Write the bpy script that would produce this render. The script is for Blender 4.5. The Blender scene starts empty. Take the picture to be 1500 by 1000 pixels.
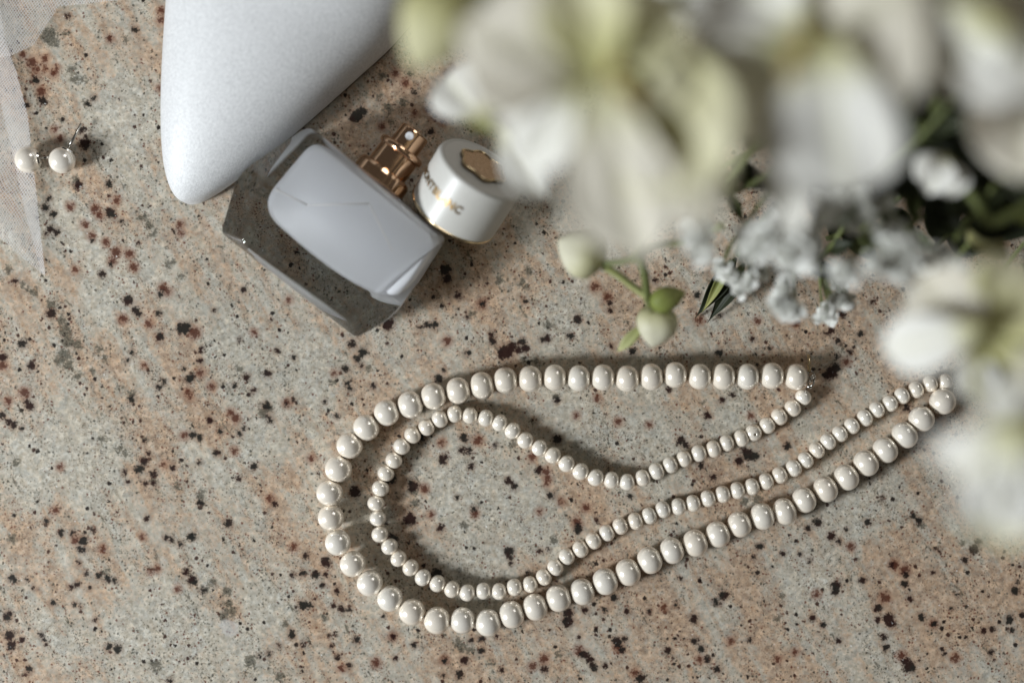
import bpy, bmesh, math, random
import numpy as np
from mathutils import Vector, Matrix, Quaternion

rnd = random.Random(7)
sc = bpy.context.scene
COL = sc.collection

# ------------------------------------------------------------------ camera
D = 0.440                      # lens height above the stone
S = 1500 * 50.0 / 36.0         # photo pixels per unit of tan(angle)
cam_d = bpy.data.cameras.new('camera')
cam = bpy.data.objects.new('camera', cam_d)
COL.objects.link(cam)
cam.location = (0, 0, D)
cam_d.lens = 50
cam_d.sensor_width = 36
cam_d.clip_start = 0.01
cam_d.clip_end = 20
cam_d.dof.use_dof = True
cam_d.dof.focus_distance = D - 0.007
cam_d.dof.aperture_fstop = 2.25
sc.camera = cam

# ------------------------------------------------------------------ light
world = bpy.data.worlds.new('World')
sc.world = world
world.use_nodes = True
wn = world.node_tree
bg = wn.nodes['Background']
bg.inputs['Color'].default_value = (1.0, 0.94, 0.87, 1)
bg.inputs['Strength'].default_value = 0.064


def area(name, loc, target, sx, sy, power, col):
    l = bpy.data.lights.new(name, 'AREA')
    l.shape = 'RECTANGLE'
    l.size, l.size_y = sx, sy
    l.energy = power
    l.color = col
    o = bpy.data.objects.new(name, l)
    COL.objects.link(o)
    o.location = loc
    d = Vector(target) - Vector(loc)
    o.rotation_euler = d.to_track_quat('-Z', 'Y').to_euler()
    return o


area('window_light', (-1.06, -0.40, 0.62), (0, 0, 0), 0.25, 0.32, 22.0, (0.95, 1.0, 1.035))
area('added_fill_light', (0.55, 0.75, 0.70), (0, 0, 0), 0.4, 0.4, 2.6, (1.0, 0.99, 0.97))  # weak fill added from the upper right, gives the pearls a second highlight

sc.view_settings.view_transform = 'Standard'
sc.view_settings.look = 'None'
sc.view_settings.exposure = 0.0
sc.view_settings.gamma = 1.0
sc.cycles.max_bounces = 14
sc.cycles.transmission_bounces = 12
sc.cycles.transparent_max_bounces = 16


def at(px, py, z=0.0):
    """point at height z that the photograph shows at px, py"""
    k = (D - z) / S
    return Vector(((px - 750) * k, (500 - py) * k, z))


# ------------------------------------------------------------------ helpers
def tag(o, label=None, cat=None, group=None, kind=None):
    if label: o['label'] = label
    if cat: o['category'] = cat
    if group: o['group'] = group
    if kind: o['kind'] = kind
    return o


def link(name, me, mat=None, parent=None, smooth=True):
    o = bpy.data.objects.new(name, me)
    COL.objects.link(o)
    if mat is not None and not me.materials:
        me.materials.append(mat)
    if smooth:
        me.polygons.foreach_set('use_smooth', [True] * len(me.polygons))
    if parent is not None:
        o.parent = parent
        o.matrix_parent_inverse = Matrix.Identity(4)
    return o


def empty(name, loc, label, cat, group=None):
    o = bpy.data.objects.new(name, None)
    o.empty_display_size = 0.01
    COL.objects.link(o)
    o.location = loc
    return tag(o, label, cat, group)


def mesh(name, verts, faces, mat=None, parent=None, smooth=True):
    """verts are world points; stored relative to the parent's origin (parents are not rotated)"""
    off = parent_origin(parent)
    me = bpy.data.meshes.new(name)
    me.from_pydata([tuple(Vector(v) - off) for v in verts], [], faces)
    me.update()
    return link(name, me, mat, parent, smooth)


def parent_origin(p):
    v = Vector((0, 0, 0))
    while p is not None:
        v += p.location
        p = p.parent
    return v


def frame(axis, up=Vector((0, 0, 1))):
    a = Vector(axis).normalized()
    x = up.cross(a)
    if x.length < 1e-4:
        x = Vector((1, 0, 0)).cross(a)
    x.normalize()
    y = a.cross(x)
    return x, y, a


def lathe(name, base, axis, prof, mat, parent, n=48, up=Vector((0, 0, 1)), smooth=True):
    """prof = list of (radius, distance along axis)"""
    x, y, a = frame(axis, up)
    vs, fs = [], []
    for r, h in prof:
        for k in range(n):
            t = 2 * math.pi * k / n
            vs.append(Vector(base) + a * h + (x * math.cos(t) + y * math.sin(t)) * r)
    for i in range(len(prof) - 1):
        for k in range(n):
            k2 = (k + 1) % n
            fs.append((i * n + k, i * n + k2, (i + 1) * n + k2, (i + 1) * n + k))
    if prof[0][0] > 1e-6: fs.append(tuple(reversed(range(n))))
    if prof[-1][0] > 1e-6: fs.append(tuple(range((len(prof) - 1) * n, len(prof) * n)))
    o = mesh(name, vs, fs, mat, parent, smooth)
    o.data.set_sharp_from_angle(angle=math.radians(18))
    return o


def tube_geo(pts, rad, n=8):
    pts = [Vector(p) for p in pts]
    m = len(pts)
    vs, fs = [], []
    for i, p in enumerate(pts):
        t = (pts[min(i + 1, m - 1)] - pts[max(i - 1, 0)]).normalized()
        x, y, a = frame(t)
        r = rad(i / (m - 1)) if callable(rad) else rad
        for k in range(n):
            q = 2 * math.pi * k / n
            vs.append(p + (x * math.cos(q) + y * math.sin(q)) * r)
    for i in range(m - 1):
        for k in range(n):
            k2 = (k + 1) % n
            fs.append((i * n + k, i * n + k2, (i + 1) * n + k2, (i + 1) * n + k))
    fs.append(tuple(reversed(range(n))))
    fs.append(tuple(range((m - 1) * n, m * n)))
    return vs, fs


def bez(p0, p1, p2, n=10):
    p0, p1, p2 = Vector(p0), Vector(p1), Vector(p2)
    return [p0 * (1 - t) ** 2 + p1 * 2 * t * (1 - t) + p2 * t * t for t in [i / n for i in range(n + 1)]]


def tube(name, pts, rad, mat, parent, n=8):
    vs, fs = tube_geo(pts, rad, n)
    return mesh(name, vs, fs, mat, parent)


# ------------------------------------------------------------------ node helper
class NT:
    def __init__(s, mat):
        mat.use_nodes = True
        s.t = mat.node_tree
        s.t.nodes.clear()
        s.out = s.t.nodes.new('ShaderNodeOutputMaterial')

    def n(s, typ, **kw):
        nd = s.t.nodes.new(typ)
        for k, v in kw.items():
            setattr(nd, k, v)
        return nd

    def put(s, sock, v):
        if hasattr(v, 'is_linked') or hasattr(v, 'links'):
            s.t.links.new(v, sock)
        elif isinstance(v, (tuple, list)):
            sock.default_value = tuple(v) + ((1,) if len(v) == 3 and len(sock.default_value) == 4 else ())
        else:
            sock.default_value = v

    def math(s, op, a, b=0.0, c=0.0, clamp=False):
        nd = s.n('ShaderNodeMath', operation=op, use_clamp=clamp)
        s.put(nd.inputs[0], a); s.put(nd.inputs[1], b); s.put(nd.inputs[2], c)
        return nd.outputs[0]

    def step(s, v, lo, hi, a=0.0, b=1.0):
        nd = s.n('ShaderNodeMapRange', interpolation_type='SMOOTHSTEP')
        s.put(nd.inputs['Value'], v)
        for i, q in zip((1, 2, 3, 4), (lo, hi, a, b)): s.put(nd.inputs[i], q)
        return nd.outputs[0]

    def mix(s, f, a, b, typ='MIX'):
        nd = s.n('ShaderNodeMix', data_type='RGBA', blend_type=typ)
        s.put(nd.inputs[0], f); s.put(nd.inputs[6], a); s.put(nd.inputs[7], b)
        return nd.outputs[2]

    def noise(s, vec, scale, det=3.0, rough=0.5, dist=0.0, col=False):
        nd = s.n('ShaderNodeTexNoise')
        s.put(nd.inputs['Vector'], vec)
        nd.inputs['Scale'].default_value = scale
        nd.inputs['Detail'].default_value = det
        nd.inputs['Roughness'].default_value = rough
        nd.inputs['Distortion'].default_value = dist
        return nd.outputs['Color' if col else 'Fac']

    def voro(s, vec, scale, rand=1.0, feature='F1'):
        nd = s.n('ShaderNodeTexVoronoi', feature=feature)
        s.put(nd.inputs['Vector'], vec)
        nd.inputs['Scale'].default_value = scale
        nd.inputs['Randomness'].default_value = rand
        return nd

    def vmath(s, op, a, b):
        nd = s.n('ShaderNodeVectorMath', operation=op)
        s.put(nd.inputs[0], a); s.put(nd.inputs[1], b)
        return nd.outputs[0]

    def coords(s, mul=1000.0, rot=0.0, scale=(1, 1, 1)):
        tc = s.n('ShaderNodeTexCoord')
        mp = s.n('ShaderNodeMapping')
        s.put(mp.inputs['Vector'], tc.outputs['Object'])
        mp.inputs['Rotation'].default_value = (0, 0, rot)
        mp.inputs['Scale'].default_value = tuple(mul * q for q in scale)
        return mp.outputs[0]

    def attr(s, name):
        return s.n('ShaderNodeAttribute', attribute_name=name).outputs['Fac']

    def bsdf(s, **kw):
        nd = s.n('ShaderNodeBsdfPrincipled')
        for k, v in kw.items():
            s.put(nd.inputs[k.replace('_', ' ')], v)
        s.t.links.new(nd.outputs[0], s.out.inputs[0])
        return nd

    def bump(s, h, dist, strength=1.0):
        nd = s.n('ShaderNodeBump')
        nd.inputs['Strength'].default_value = strength
        nd.inputs['Distance'].default_value = dist
        s.put(nd.inputs['Height'], h)
        return nd.outputs[0]


def M(name):
    return bpy.data.materials.new(name)


# ================================================================== GRANITE
SPOTS_K = """52,118,5 37,154,5 62,147,6 198,44,5 121,191,5 126,199,3 124,211,8 137,144,4 129,152,4 99,24,4
114,271,6 160,270,5 71,291,4 67,304,5 78,314,5 161,312,7 167,316,4 178,324,3 135,352,3 74,335,5 83,340,5 68,343,3 202,356,2.5 150,401,5 163,387,3
188,440,7 199,455,6 203,460,4 268,481,9 275,477,5 234,493,6 232,459,4 238,427,3 235,431,4 75,459,7 23,412,4
33,503,6 46,536,6 4,523,6 43,594,6 39,588,4 46,597,4 3,609,5 13,618,5 20,622,5 32,627,3 277,555,6 281,551,4 240,560,4 233,567,4 236,557,3 193,516,3 187,527,3
282,637,5 292,641,5 293,528,4 294,515,3 269,540,3 205,686,6 200,688,4 211,675,6 225,694,5 222,693,3 225,708,4 212,708,4 253,685,4 182,692,4 187,706,3 212,646,3 218,664,3 193,585,5 292,676,3 293,736,4
68,763,4 89,780,5 106,781,4 122,792,7 117,803,5 123,805,4 115,824,4 136,775,3 126,839,3.5 145,843,4.5 158,847,5 168,850,4 113,855,4 106,860,4 131,860,3 17,846,5 21,850,4 40,848,3 50,861,3 10,903,6 14,930,7 17,945,7 60,930,4 64,937,3 67,942,3 33,937,4 43,980,5 160,947,5 172,950,6 172,945,4 139,908,3 118,888,3 109,886,3 249,997,4 15,897,4 215,759,4 243,787,4 250,790,4 281,786,6 264,797,4 273,838,5 282,850,7 297,864,4 77,883,4
357,424,4 313,454,3 431,524,3 344,564,3.5 307,615,5 322,632,4 351,635,4 357,627,3 351,498,3 295,510,3 390,594,6 396,616,4 393,610,3 361,552,5 392,547,5 406,514,4 506,540,5 531,516,6 524,525,5 508,562,4 512,568,4 516,504,6 547,566,4 530,535,3 476,588,3 494,610,4 371,572,4 419,592,3 429,585,3
317,664,5 372,683,5 350,700,4 402,738,4.5 334,766,6 448,813,5 477,822,7 481,826,4 443,839,5 428,842,3.5 462,841,6 477,840,4 472,856,4 444,886,7 454,886,5 493,865,4 488,887,4 394,957,4 428,929,5 427,925,4 444,943,4 408,944,3 380,960,3 482,930,3 491,928,3 485,945,3 494,961,4
742,515,10 750,508,7 736,519,7 770,510,6 765,500,5 760,512,5 722,500,5 720,490,4 735,512,5 800,495,5 795,498,4 803,497,4 847,467,6 836,493,5 685,517,4 684,465,3 770,441,4 706,445,4 569,475,8 637,476,5 630,476,4 625,476,4 615,480,3 642,554,6 650,542,3 653,395,8 655,408,7 671,433,5 893,443,4 894,455,4
960,410,4 1022,432,5 1072,432,5 1055,462,3 1102,496,3 927,514,5 1053,517,5 895,507,3 1127,510,3 1217,485,5 1210,488,3 1233,460,6 1260,489,4 1227,500,4 1225,522,4 1245,515,4 1278,442,3 938,465,3
680,641,6 677,659,5 687,660,5 648,674,6 653,669,4 690,683,4 726,652,3 669,728,3 694,745,4 646,773,5 745,704,5 753,712,5 749,708,4 788,690,5 790,685,4 807,726,5 816,643,7 746,807,7 747,815,5 773,838,3 875,763,3 847,775,6 846,770,5 749,825,3 923,727,4 791,807,3 803,804,3 605,711,8 617,640,6 600,640,8 572,700,9 520,720,8 600,760,9 640,840,8 575,790,8
816,586,5 980,570,4 1036,609,5 1058,586,4 1073,578,4 1095,665,8 1083,675,6 1105,668,7 1090,660,5 998,645,6 1004,652,5 1027,681,5 1044,698,5 1153,653,6
512,975,4 523,936,5 579,963,4 607,944,4 576,932,4 680,967,6 673,987,6 650,989,3 651,967,4 691,937,4 705,935,5 705,953,5 727,932,3 832,910,8 832,898,7 797,980,5 735,980,4 855,958,6 848,933,3 500,891,5 512,892,3 562,902,3
1060,872,6 1064,870,4 1048,881,5 1055,883,3 1016,906,6 1146,810,4 990,885,3 903,938,6 905,942,5 911,951,5 915,935,4 918,895,4 951,895,3 860,960,5 864,966,5 868,973,5 871,979,4 887,974,4 938,993,7 978,952,5 1018,938,5 1028,950,5 1035,965,5 1050,980,5 1098,937,4 1190,905,5 1113,800,5 997,847,3 857,893,5 885,893,4 899,875,5 1104,816,3
1218,785,6 1229,793,4 1197,765,6 1271,765,5 1184,773,4 1224,857,7 1224,866,6 1263,849,5 1325,855,5 1327,840,5 1306,827,4 1286,890,6 1302,905,8 1305,912,7 1286,907,5 1350,903,5 1369,913,4 1205,915,4 1228,938,4 1295,932,5 1298,948,5 1332,976,9 1327,968,6 1346,762,5 1338,755,4 1376,805,3 1427,804,7 1433,792,5 1413,820,5 1487,865,6 1490,852,3 1479,907,6 1482,922,4 1453,922,5 1441,923,4 1380,950,4 1384,957,3 1452,955,4 1366,838,3 1333,877,4 1172,812,3 1186,820,3 1240,775,3 1293,729,3 1401,870,3 1393,890,3 1498,900,5
1218,545,9 1224,538,7 1210,550,6 525,168,9 520,172,8 530,164,7 631,193,5 651,147,4 606,135,3 600,108,4 1328,598,5 1262,612,3"""
SPOTS_G = """72,53,12 78,60,9 95,50,5 105,103,6 110,115,7 122,118,5 127,153,6 161,57,4 184,60,4 75,446,7 50,428,6 40,423,4 33,417,4 12,395,6 90,470,7 95,485,9 213,319,6 205,317,4 218,332,6 222,344,5 226,340,4 247,387,6 252,384,4 110,262,5 265,405,5 245,360,3
100,500,10 95,520,10 100,535,8 113,505,7 85,528,6 114,551,6 145,511,5 153,525,5 136,545,4 192,577,6 178,568,4 150,643,6 175,657,6 182,663,5 24,677,5 212,645,4 225,705,5 260,712,5 294,725,7 18,789,7 155,838,5 222,833,4 228,975,8
487,560,5 540,540,5 386,604,7 396,598,5 350,540,5 333,866,7 335,885,7 338,895,8 328,903,7 300,863,6 282,848,6 312,852,5 275,837,5 281,786,6 367,968,9 360,984,4 410,990,7 417,915,5 475,903,5 293,735,5
803,475,6 775,397,6 765,415,6 770,420,5 732,410,6 690,460,5 766,526,4 786,530,4 606,720,6 609,735,6 752,650,6 680,768,6 812,790,6 815,582,5 1110,730,6 1090,735,6 1031,590,3 675,947,8 688,952,6 817,958,5 720,971,4 670,940,6
568,158,7 590,150,6 555,142,5 572,178,4 560,110,6 1144,874,5 1140,905,5 1410,795,4 1350,770,5 620,600,5"""
SPOTS_R = """47,92,6 53,103,4 66,86,4 78,107,4 66,101,3 83,99,3 60,135,5 33,81,3 236,16,4 236,30,4 234,129,3 80,190,3 88,203,4 161,57,3 103,302,4 124,329,4 134,345,4 155,355,4 171,293,4 140,306,5 145,315,4 170,370,6 190,372,5 196,391,5 240,422,5 246,427,4 180,467,5 285,487,7 218,474,4 264,330,4 266,341,3 165,383,4 110,395,3
36,575,6 12,587,4 4,535,5 211,535,3 275,575,4 278,580,3 240,680,3 88,684,3 80,747,4 294,546,4 270,638,4 150,803,4 209,785,3 221,836,3 260,862,3 110,790,4 230,833,3 423,439,3 372,486,3 310,566,4 338,604,4 420,590,4 345,612,5 490,546,3
396,730,4 456,672,3 430,800,4 343,660,4 872,420,5 890,435,5 1025,468,4 1165,475,3 1110,470,3 1240,530,4 700,645,5 647,648,4 780,670,4 800,690,5 802,700,4 801,708,3 632,753,3 696,752,4 859,743,4 790,749,3 822,735,3 906,617,4 622,715,5 845,765,5
875,583,3 844,608,3 1100,609,3 951,622,3 575,931,4 651,965,4 551,970,5 500,978,4 848,952,5 797,965,5 780,975,4 905,948,5 972,890,3 930,985,4 1025,965,3 1140,965,3 1165,955,3 1070,938,4 1247,800,4 1310,826,5 1325,835,6 1296,875,6 1367,913,4 1399,963,5 1320,960,5 1196,870,4
657,118,6 656,108,7 662,100,5 580,108,4 594,122,4 607,166,3 628,160,4 636,170,4 649,178,4 560,185,4 430,120,3 706,445,5 655,500,5"""
PEACH = """150,590,34 205,690,42 215,705,26 270,520,40 300,590,46 335,625,36 60,850,30 20,800,24 130,980,26 240,80,24 600,150,60 520,190,50 760,440,60 700,420,60 1000,600,60 1040,720,50 1090,850,44 1110,910,40 1350,850,55 1400,910,55 450,830,44 470,880,40 880,850,45 700,985,60 1230,450,70 60,95,36 1300,800,45 1150,560,50 560,620,40 620,440,50 1330,620,60 1150,980,50 30,240,30 420,700,34 860,720,40 930,450,60 320,880,24 340,890,18 970,900,50 1460,860,50 180,470,34 110,420,30"""
PALE = """120,670,70 60,690,50 350,570,50 960,650,55 850,620,50 690,720,50 240,930,70 400,890,40 440,540,50 90,330,40 180,180,60 950,560,30 820,470,40 1250,750,50 380,640,44 700,830,50 1180,840,40 150,430,50 760,760,50 1070,620,30 330,500,50"""
WHITE = "337,920,12 331,915,9 562,174,2.2"


def parse(s):
    return np.array([[float(q) for q in w.split(',')] for w in s.split()])


def granite_material():
    m = M('granite')
    g = NT(m)
    P = g.coords(1000.0)
    mp = g.n('ShaderNodeMapping')
    g.put(mp.inputs['Vector'], g.coords(1000.0, math.radians(60)))
    mp.inputs['Scale'].default_value = (0.32, 1.35, 1)
    Ps = mp.outputs[0]
    k = g.attr('dark_spot'); gg = g.attr('grey_spot'); r = g.attr('red_spot')
    pe = g.attr('peach'); pa = g.attr('pale'); wh = g.attr('white_spot')
    n_big = g.noise(Ps, 0.055, 3, 0.55)
    n_mid = g.noise(Ps, 0.16, 4, 0.6, 0.4)
    n_fine = g.noise(P, 0.7, 4, 0.65)
    n_grain = g.noise(P, 2.4, 3, 0.7)
    n_warp = g.noise(P, 0.75, 4, 0.65)
    n_warp2 = g.noise(g.vmath('ADD', P, (37.0, 11.0, 5.0)), 1.8, 3, 0.7)
    # ground mass: pale grey-green feldspar, peach feldspar
    grey = g.mix(g.step(n_fine, 0.3, 0.72), (0.38, 0.35, 0.295), (0.67, 0.635, 0.57))
    peach = g.mix(g.step(g.noise(P, 0.55, 3, 0.6), 0.3, 0.7), (0.33, 0.215, 0.145), (0.62, 0.455, 0.33))
    pm = g.math('ADD', g.math('MULTIPLY', pe, 0.20), g.math('MULTIPLY', n_mid, 1.05))
    pm = g.math('ADD', pm, g.math('MULTIPLY', n_big, 0.75))
    pm = g.math('SUBTRACT', pm, g.math('MULTIPLY', pa, 0.42))
    pm = g.math('ADD', pm, g.math('MULTIPLY', g.math('SUBTRACT', n_fine, 0.5), 0.85))
    pmask = g.step(pm, 0.74, 1.10)
    c = g.mix(g.math('MULTIPLY', pmask, 0.88), grey, peach)
    # orange stains
    om = g.step(g.math('ADD', g.noise(P, 0.22, 4, 0.7), g.math('MULTIPLY', pmask, 0.16)), 0.70, 0.86)
    c = g.mix(g.math('MULTIPLY', om, 0.38), c, (0.42, 0.25, 0.13))
    # milky quartz
    q = g.step(g.noise(g.vmath('ADD', P, (91.0, 3.0, 0.0)), 0.33, 3, 0.6), 0.58, 0.74)
    c = g.mix(g.math('MULTIPLY', q, 0.45), c, (0.58, 0.575, 0.54))
    # soft hue mottling, a few millimetres across
    hm = g.noise(g.vmath('ADD', P, (13.0, 77.0, 0.0)), 0.42, 4, 0.62, 0.6)
    c = g.mix(g.step(hm, 0.56, 0.72, 0.0, 0.45), c, (0.50, 0.385, 0.29))
    c = g.mix(g.step(hm, 0.44, 0.28, 0.0, 0.35), c, (0.44, 0.42, 0.36))
    hv = g.noise(g.vmath('ADD', Ps, (5.0, 19.0, 0.0)), 0.28, 5, 0.7, 0.8)
    c = g.mix(g.step(hv, 0.60, 0.74, 0.0, 0.5), c, (0.26, 0.225, 0.17))
    c = g.mix(g.step(g.noise(P, 0.095, 3, 0.6), 0.54, 0.74, 0.0, 0.3), c, (0.40, 0.28, 0.20))
    # interlocking crystals: slight tone steps between neighbours
    wc = g.n('ShaderNodeVectorMath', operation='SCALE')
    g.put(wc.inputs[0], g.noise(P, 0.9, 3, 0.6, col=True)); wc.inputs['Scale'].default_value = 2.2
    cv = g.vmath('ADD', P, wc.outputs[0])
    for sc_, lo, hi in ((0.45, 0.88, 1.08), (1.1, 0.90, 1.07)):
        v = g.voro(cv, sc_)
        sp_ = g.n('ShaderNodeSeparateColor'); g.put(sp_.inputs[0], v.outputs['Color'])
        tone = g.step(sp_.outputs[0], 0.0, 1.0, lo, hi)
        cc = g.n('ShaderNodeCombineColor')
        g.put(cc.inputs[0], g.math('MULTIPLY', tone, g.step(sp_.outputs[1], 0, 1, 0.985, 1.03)))
        g.put(cc.inputs[1], tone)
        g.put(cc.inputs[2], g.math('MULTIPLY', tone, g.step(sp_.outputs[1], 0, 1, 1.0, 0.95)))
        c = g.mix(1.0, c, cc.outputs[0], 'MULTIPLY')
    # grain
    c = g.mix(g.step(n_grain, 0.42, 0.2, 0.0, 0.6), c, (0.26, 0.235, 0.19))
    c = g.mix(g.math('MULTIPLY', g.step(g.noise(P, 4.2, 2, 0.7), 0.54, 0.74), 0.35), c, (0.68, 0.66, 0.60))
    # fine peppering: green-black dust
    dens = g.step(g.noise(g.vmath('ADD', Ps, (7.0, 60.0, 0.0)), 0.11, 3, 0.6), 0.33, 0.67, 0.24, 0.70)
    pw = g.vmath('ADD', P, g.n('ShaderNodeVectorMath', operation='SCALE').outputs[0])
    wv = g.n('ShaderNodeVectorMath', operation='SCALE')
    g.put(wv.inputs[0], g.noise(P, 1.6, 2, 0.6, col=True)); wv.inputs['Scale'].default_value = 0.9
    pw = g.vmath('ADD', P, wv.outputs[0])

    def specks(scale, lo, hi, colour, c, seed, thr, amt=1.0, dmod=None, soft=0.05):
        v = g.voro(g.vmath('ADD', pw, (seed, seed * 0.7, 0.0)), scale)
        sep = g.n('ShaderNodeSeparateColor')
        g.put(sep.inputs[0], v.outputs['Color'])
        sel = sep.outputs[0]
        size = g.step(sep.outputs[1], 0.0, 1.0, lo, hi)
        if dmod is not None:
            sel = g.math('ADD', sel, g.math('MULTIPLY', g.math('SUBTRACT', dmod, 0.5), 1.6))
        on = g.math('GREATER_THAN', sel, thr)
        d = g.math('ADD', v.outputs['Distance'], g.math('MULTIPLY', g.math('SUBTRACT', n_warp2, 0.5), 0.35))
        mk = g.step(d, size, g.math('ADD', size, soft), 1.0, 0.0)
        mk = g.math('MULTIPLY', g.math('MULTIPLY', mk, on), amt)
        return g.mix(mk, c, colour)

    c = specks(1.5, 0.10, 0.36, (0.10, 0.095, 0.07), c, 3.0, 0.66, 0.8, dens, 0.12)
    c = specks(0.85, 0.08, 0.30, (0.05, 0.05, 0.038), c, 19.0, 0.80, 0.85, dens, 0.10)
    dens2 = g.step(g.noise(g.vmath('ADD', Ps, (160.0, 30.0, 0.0)), 0.09, 3, 0.6), 0.33, 0.67, 0.24, 0.72)
    dens2 = g.math('ADD', dens2, g.math('MULTIPLY', pmask, 0.07))
    c = specks(0.9, 0.06, 0.28, (0.13, 0.035, 0.02), c, 43.0, 0.74, 0.9, dens2, 0.09)
    c = specks(0.42, 0.05, 0.25, (0.035, 0.009, 0.007), c, 71.0, 0.79, 0.93, dens2, 0.05)
    c = specks(2.6, 0.12, 0.38, (0.085, 0.045, 0.026), c, 141.0, 0.70, 0.8, dens2, 0.12)
    c = specks(0.40, 0.06, 0.27, (0.014, 0.009, 0.008), c, 101.0, 0.86, 0.96, dens2, 0.05)
    cl = g.noise(g.vmath('ADD', Ps, (44.0, 8.0, 0.0)), 0.42, 6, 0.72, 0.5)
    cl = g.math('ADD', cl, g.math('MULTIPLY', g.math('SUBTRACT', dens, 0.5), 0.35))
    c = g.mix(g.step(cl, 0.635, 0.70, 0.0, 0.75), c, (0.085, 0.078, 0.055))
    # reddish stain around red and dark minerals
    c = g.mix(g.math('MULTIPLY', g.step(r, -10.0, 1.0), 0.6), c, (0.27, 0.12, 0.07))
    c = g.mix(g.math('MULTIPLY', g.step(k, -7.0, 1.0), 0.45), c, (0.20, 0.12, 0.085))
    # placed minerals (distance fields in photo pixels), broken up by noise
    wob = g.math('MULTIPLY', g.math('SUBTRACT', n_warp, 0.5), 17.0)
    wob = g.math('ADD', wob, g.math('MULTIPLY', g.math('SUBTRACT', n_warp2, 0.5), 15.0))
    gmask = g.step(g.math('ADD', gg, g.math('MULTIPLY', wob, 1.5)), -1.4, 1.2)
    gcol = g.mix(g.step(n_warp2, 0.44, 0.58), (0.018, 0.018, 0.013), (0.17, 0.155, 0.115))
    c = g.mix(g.math('MULTIPLY', gmask, 0.82), c, gcol)
    rmask = g.step(g.math('ADD', r, g.math('MULTIPLY', wob, 1.15)), -1.6, 0.6)
    c = g.mix(g.math('MULTIPLY', rmask, 0.85), c, g.mix(n_warp, (0.02, 0.006, 0.005), (0.12, 0.03, 0.015)))
    kmask = g.step(g.math('ADD', k, g.math('MULTIPLY', wob, 0.9)), -0.9, 0.9)
    kcol = g.mix(g.step(g.noise(P, 0.12, 2, 0.5), 0.4, 0.6), (0.014, 0.014, 0.012), (0.022, 0.007, 0.006))
    c = g.mix(g.math('MULTIPLY', kmask, 0.96), c, kcol)
    wmask = g.step(g.math('ADD', wh, g.math('MULTIPLY', wob, 0.5)), -1.5, 1.5)
    c = g.mix(g.math('MULTIPLY', wmask, 0.38), c, (0.60, 0.60, 0.60))
    # tiny white glints, put into the colour as bright specks
    c = specks(0.55, 0.03, 0.075, (0.95, 0.95, 0.93), c, 211.0, 0.87, 0.9, None, 0.03)
    rough = g.step(n_grain, 0.3, 0.7, 0.26, 0.38)
    b = g.bsdf(Base_Color=c, Roughness=rough, Specular_IOR_Level=0.30)
    g.put(b.inputs['Normal'], g.bump(n_fine, 0.00004, 0.5))
    return m


def build_granite():
    sp = 0.00042
    xs = np.arange(-0.162, 0.1621, sp); ys = np.arange(-0.109, 0.1091, sp)
    ox = np.array([-0.60, -0.45, -0.32, -0.23, -0.185]); oy = np.array([-0.45, -0.33, -0.22, -0.15, -0.12])
    xs = np.concatenate([ox, xs, -ox[::-1]]); ys = np.concatenate([oy, ys, -oy[::-1]])
    X, Y = np.meshgrid(xs, ys)
    nx, ny = len(xs), len(ys)
    PX = X * S / D + 750; PY = 500 - Y * S / D

    def sdf(sp_, clampv=14.0):
        F = np.full(X.shape, -clampv, dtype=np.float32)
        for x, y, r in sp_:
            i0, i1 = np.searchsorted(PX[0], [x - r - clampv, x + r + clampv])
            col = -PY[:, 0]
            j0, j1 = np.searchsorted(col, [-(y + r + clampv), -(y - r - clampv)])
            if i1 <= i0 or j1 <= j0: continue
            d = r - np.hypot(PX[j0:j1, i0:i1] - x, PY[j0:j1, i0:i1] - y)
            F[j0:j1, i0:i1] = np.maximum(F[j0:j1, i0:i1], d)
        return F

    def soft(sp_):
        F = np.zeros(X.shape, dtype=np.float32)
        for x, y, r in sp_:
            F = np.maximum(F, np.exp(-((PX - x) ** 2 + (PY - y) ** 2) / (r * r)))
        return F

    V = np.stack([X, Y, np.zeros_like(X)], -1).reshape(-1, 3).astype(np.float32)
    idx = np.arange(nx * ny).reshape(ny, nx)
    Fq = np.stack([idx[:-1, :-1], idx[:-1, 1:], idx[1:, 1:], idx[1:, :-1]], -1).reshape(-1, 4).astype(np.int32)
    me = bpy.data.meshes.new('granite_tabletop')
    me.vertices.add(len(V)); me.vertices.foreach_set('co', V.ravel())
    me.loops.add(Fq.size); me.loops.foreach_set('vertex_index', Fq.ravel())
    me.polygons.add(len(Fq))
    me.polygons.foreach_set('loop_start', np.arange(0, Fq.size, 4, dtype=np.int32))
    me.update(calc_edges=True)
    for nm, arr in (('dark_spot', sdf(parse(SPOTS_K))), ('grey_spot', sdf(parse(SPOTS_G))),
                    ('red_spot', sdf(parse(SPOTS_R))), ('white_spot', sdf(parse(WHITE))),
                    ('peach', soft(parse(PEACH))), ('pale', soft(parse(PALE)))):
        a = me.attributes.new(nm, 'FLOAT', 'POINT')
        a.data.foreach_set('value', arr.ravel().astype(np.float32))
    o = link('granite_tabletop', me, granite_material(), None, True)
    tag(o, 'polished granite tabletop, pale grey and peach with dark red and black flecks', kind='structure')


build_granite()

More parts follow.
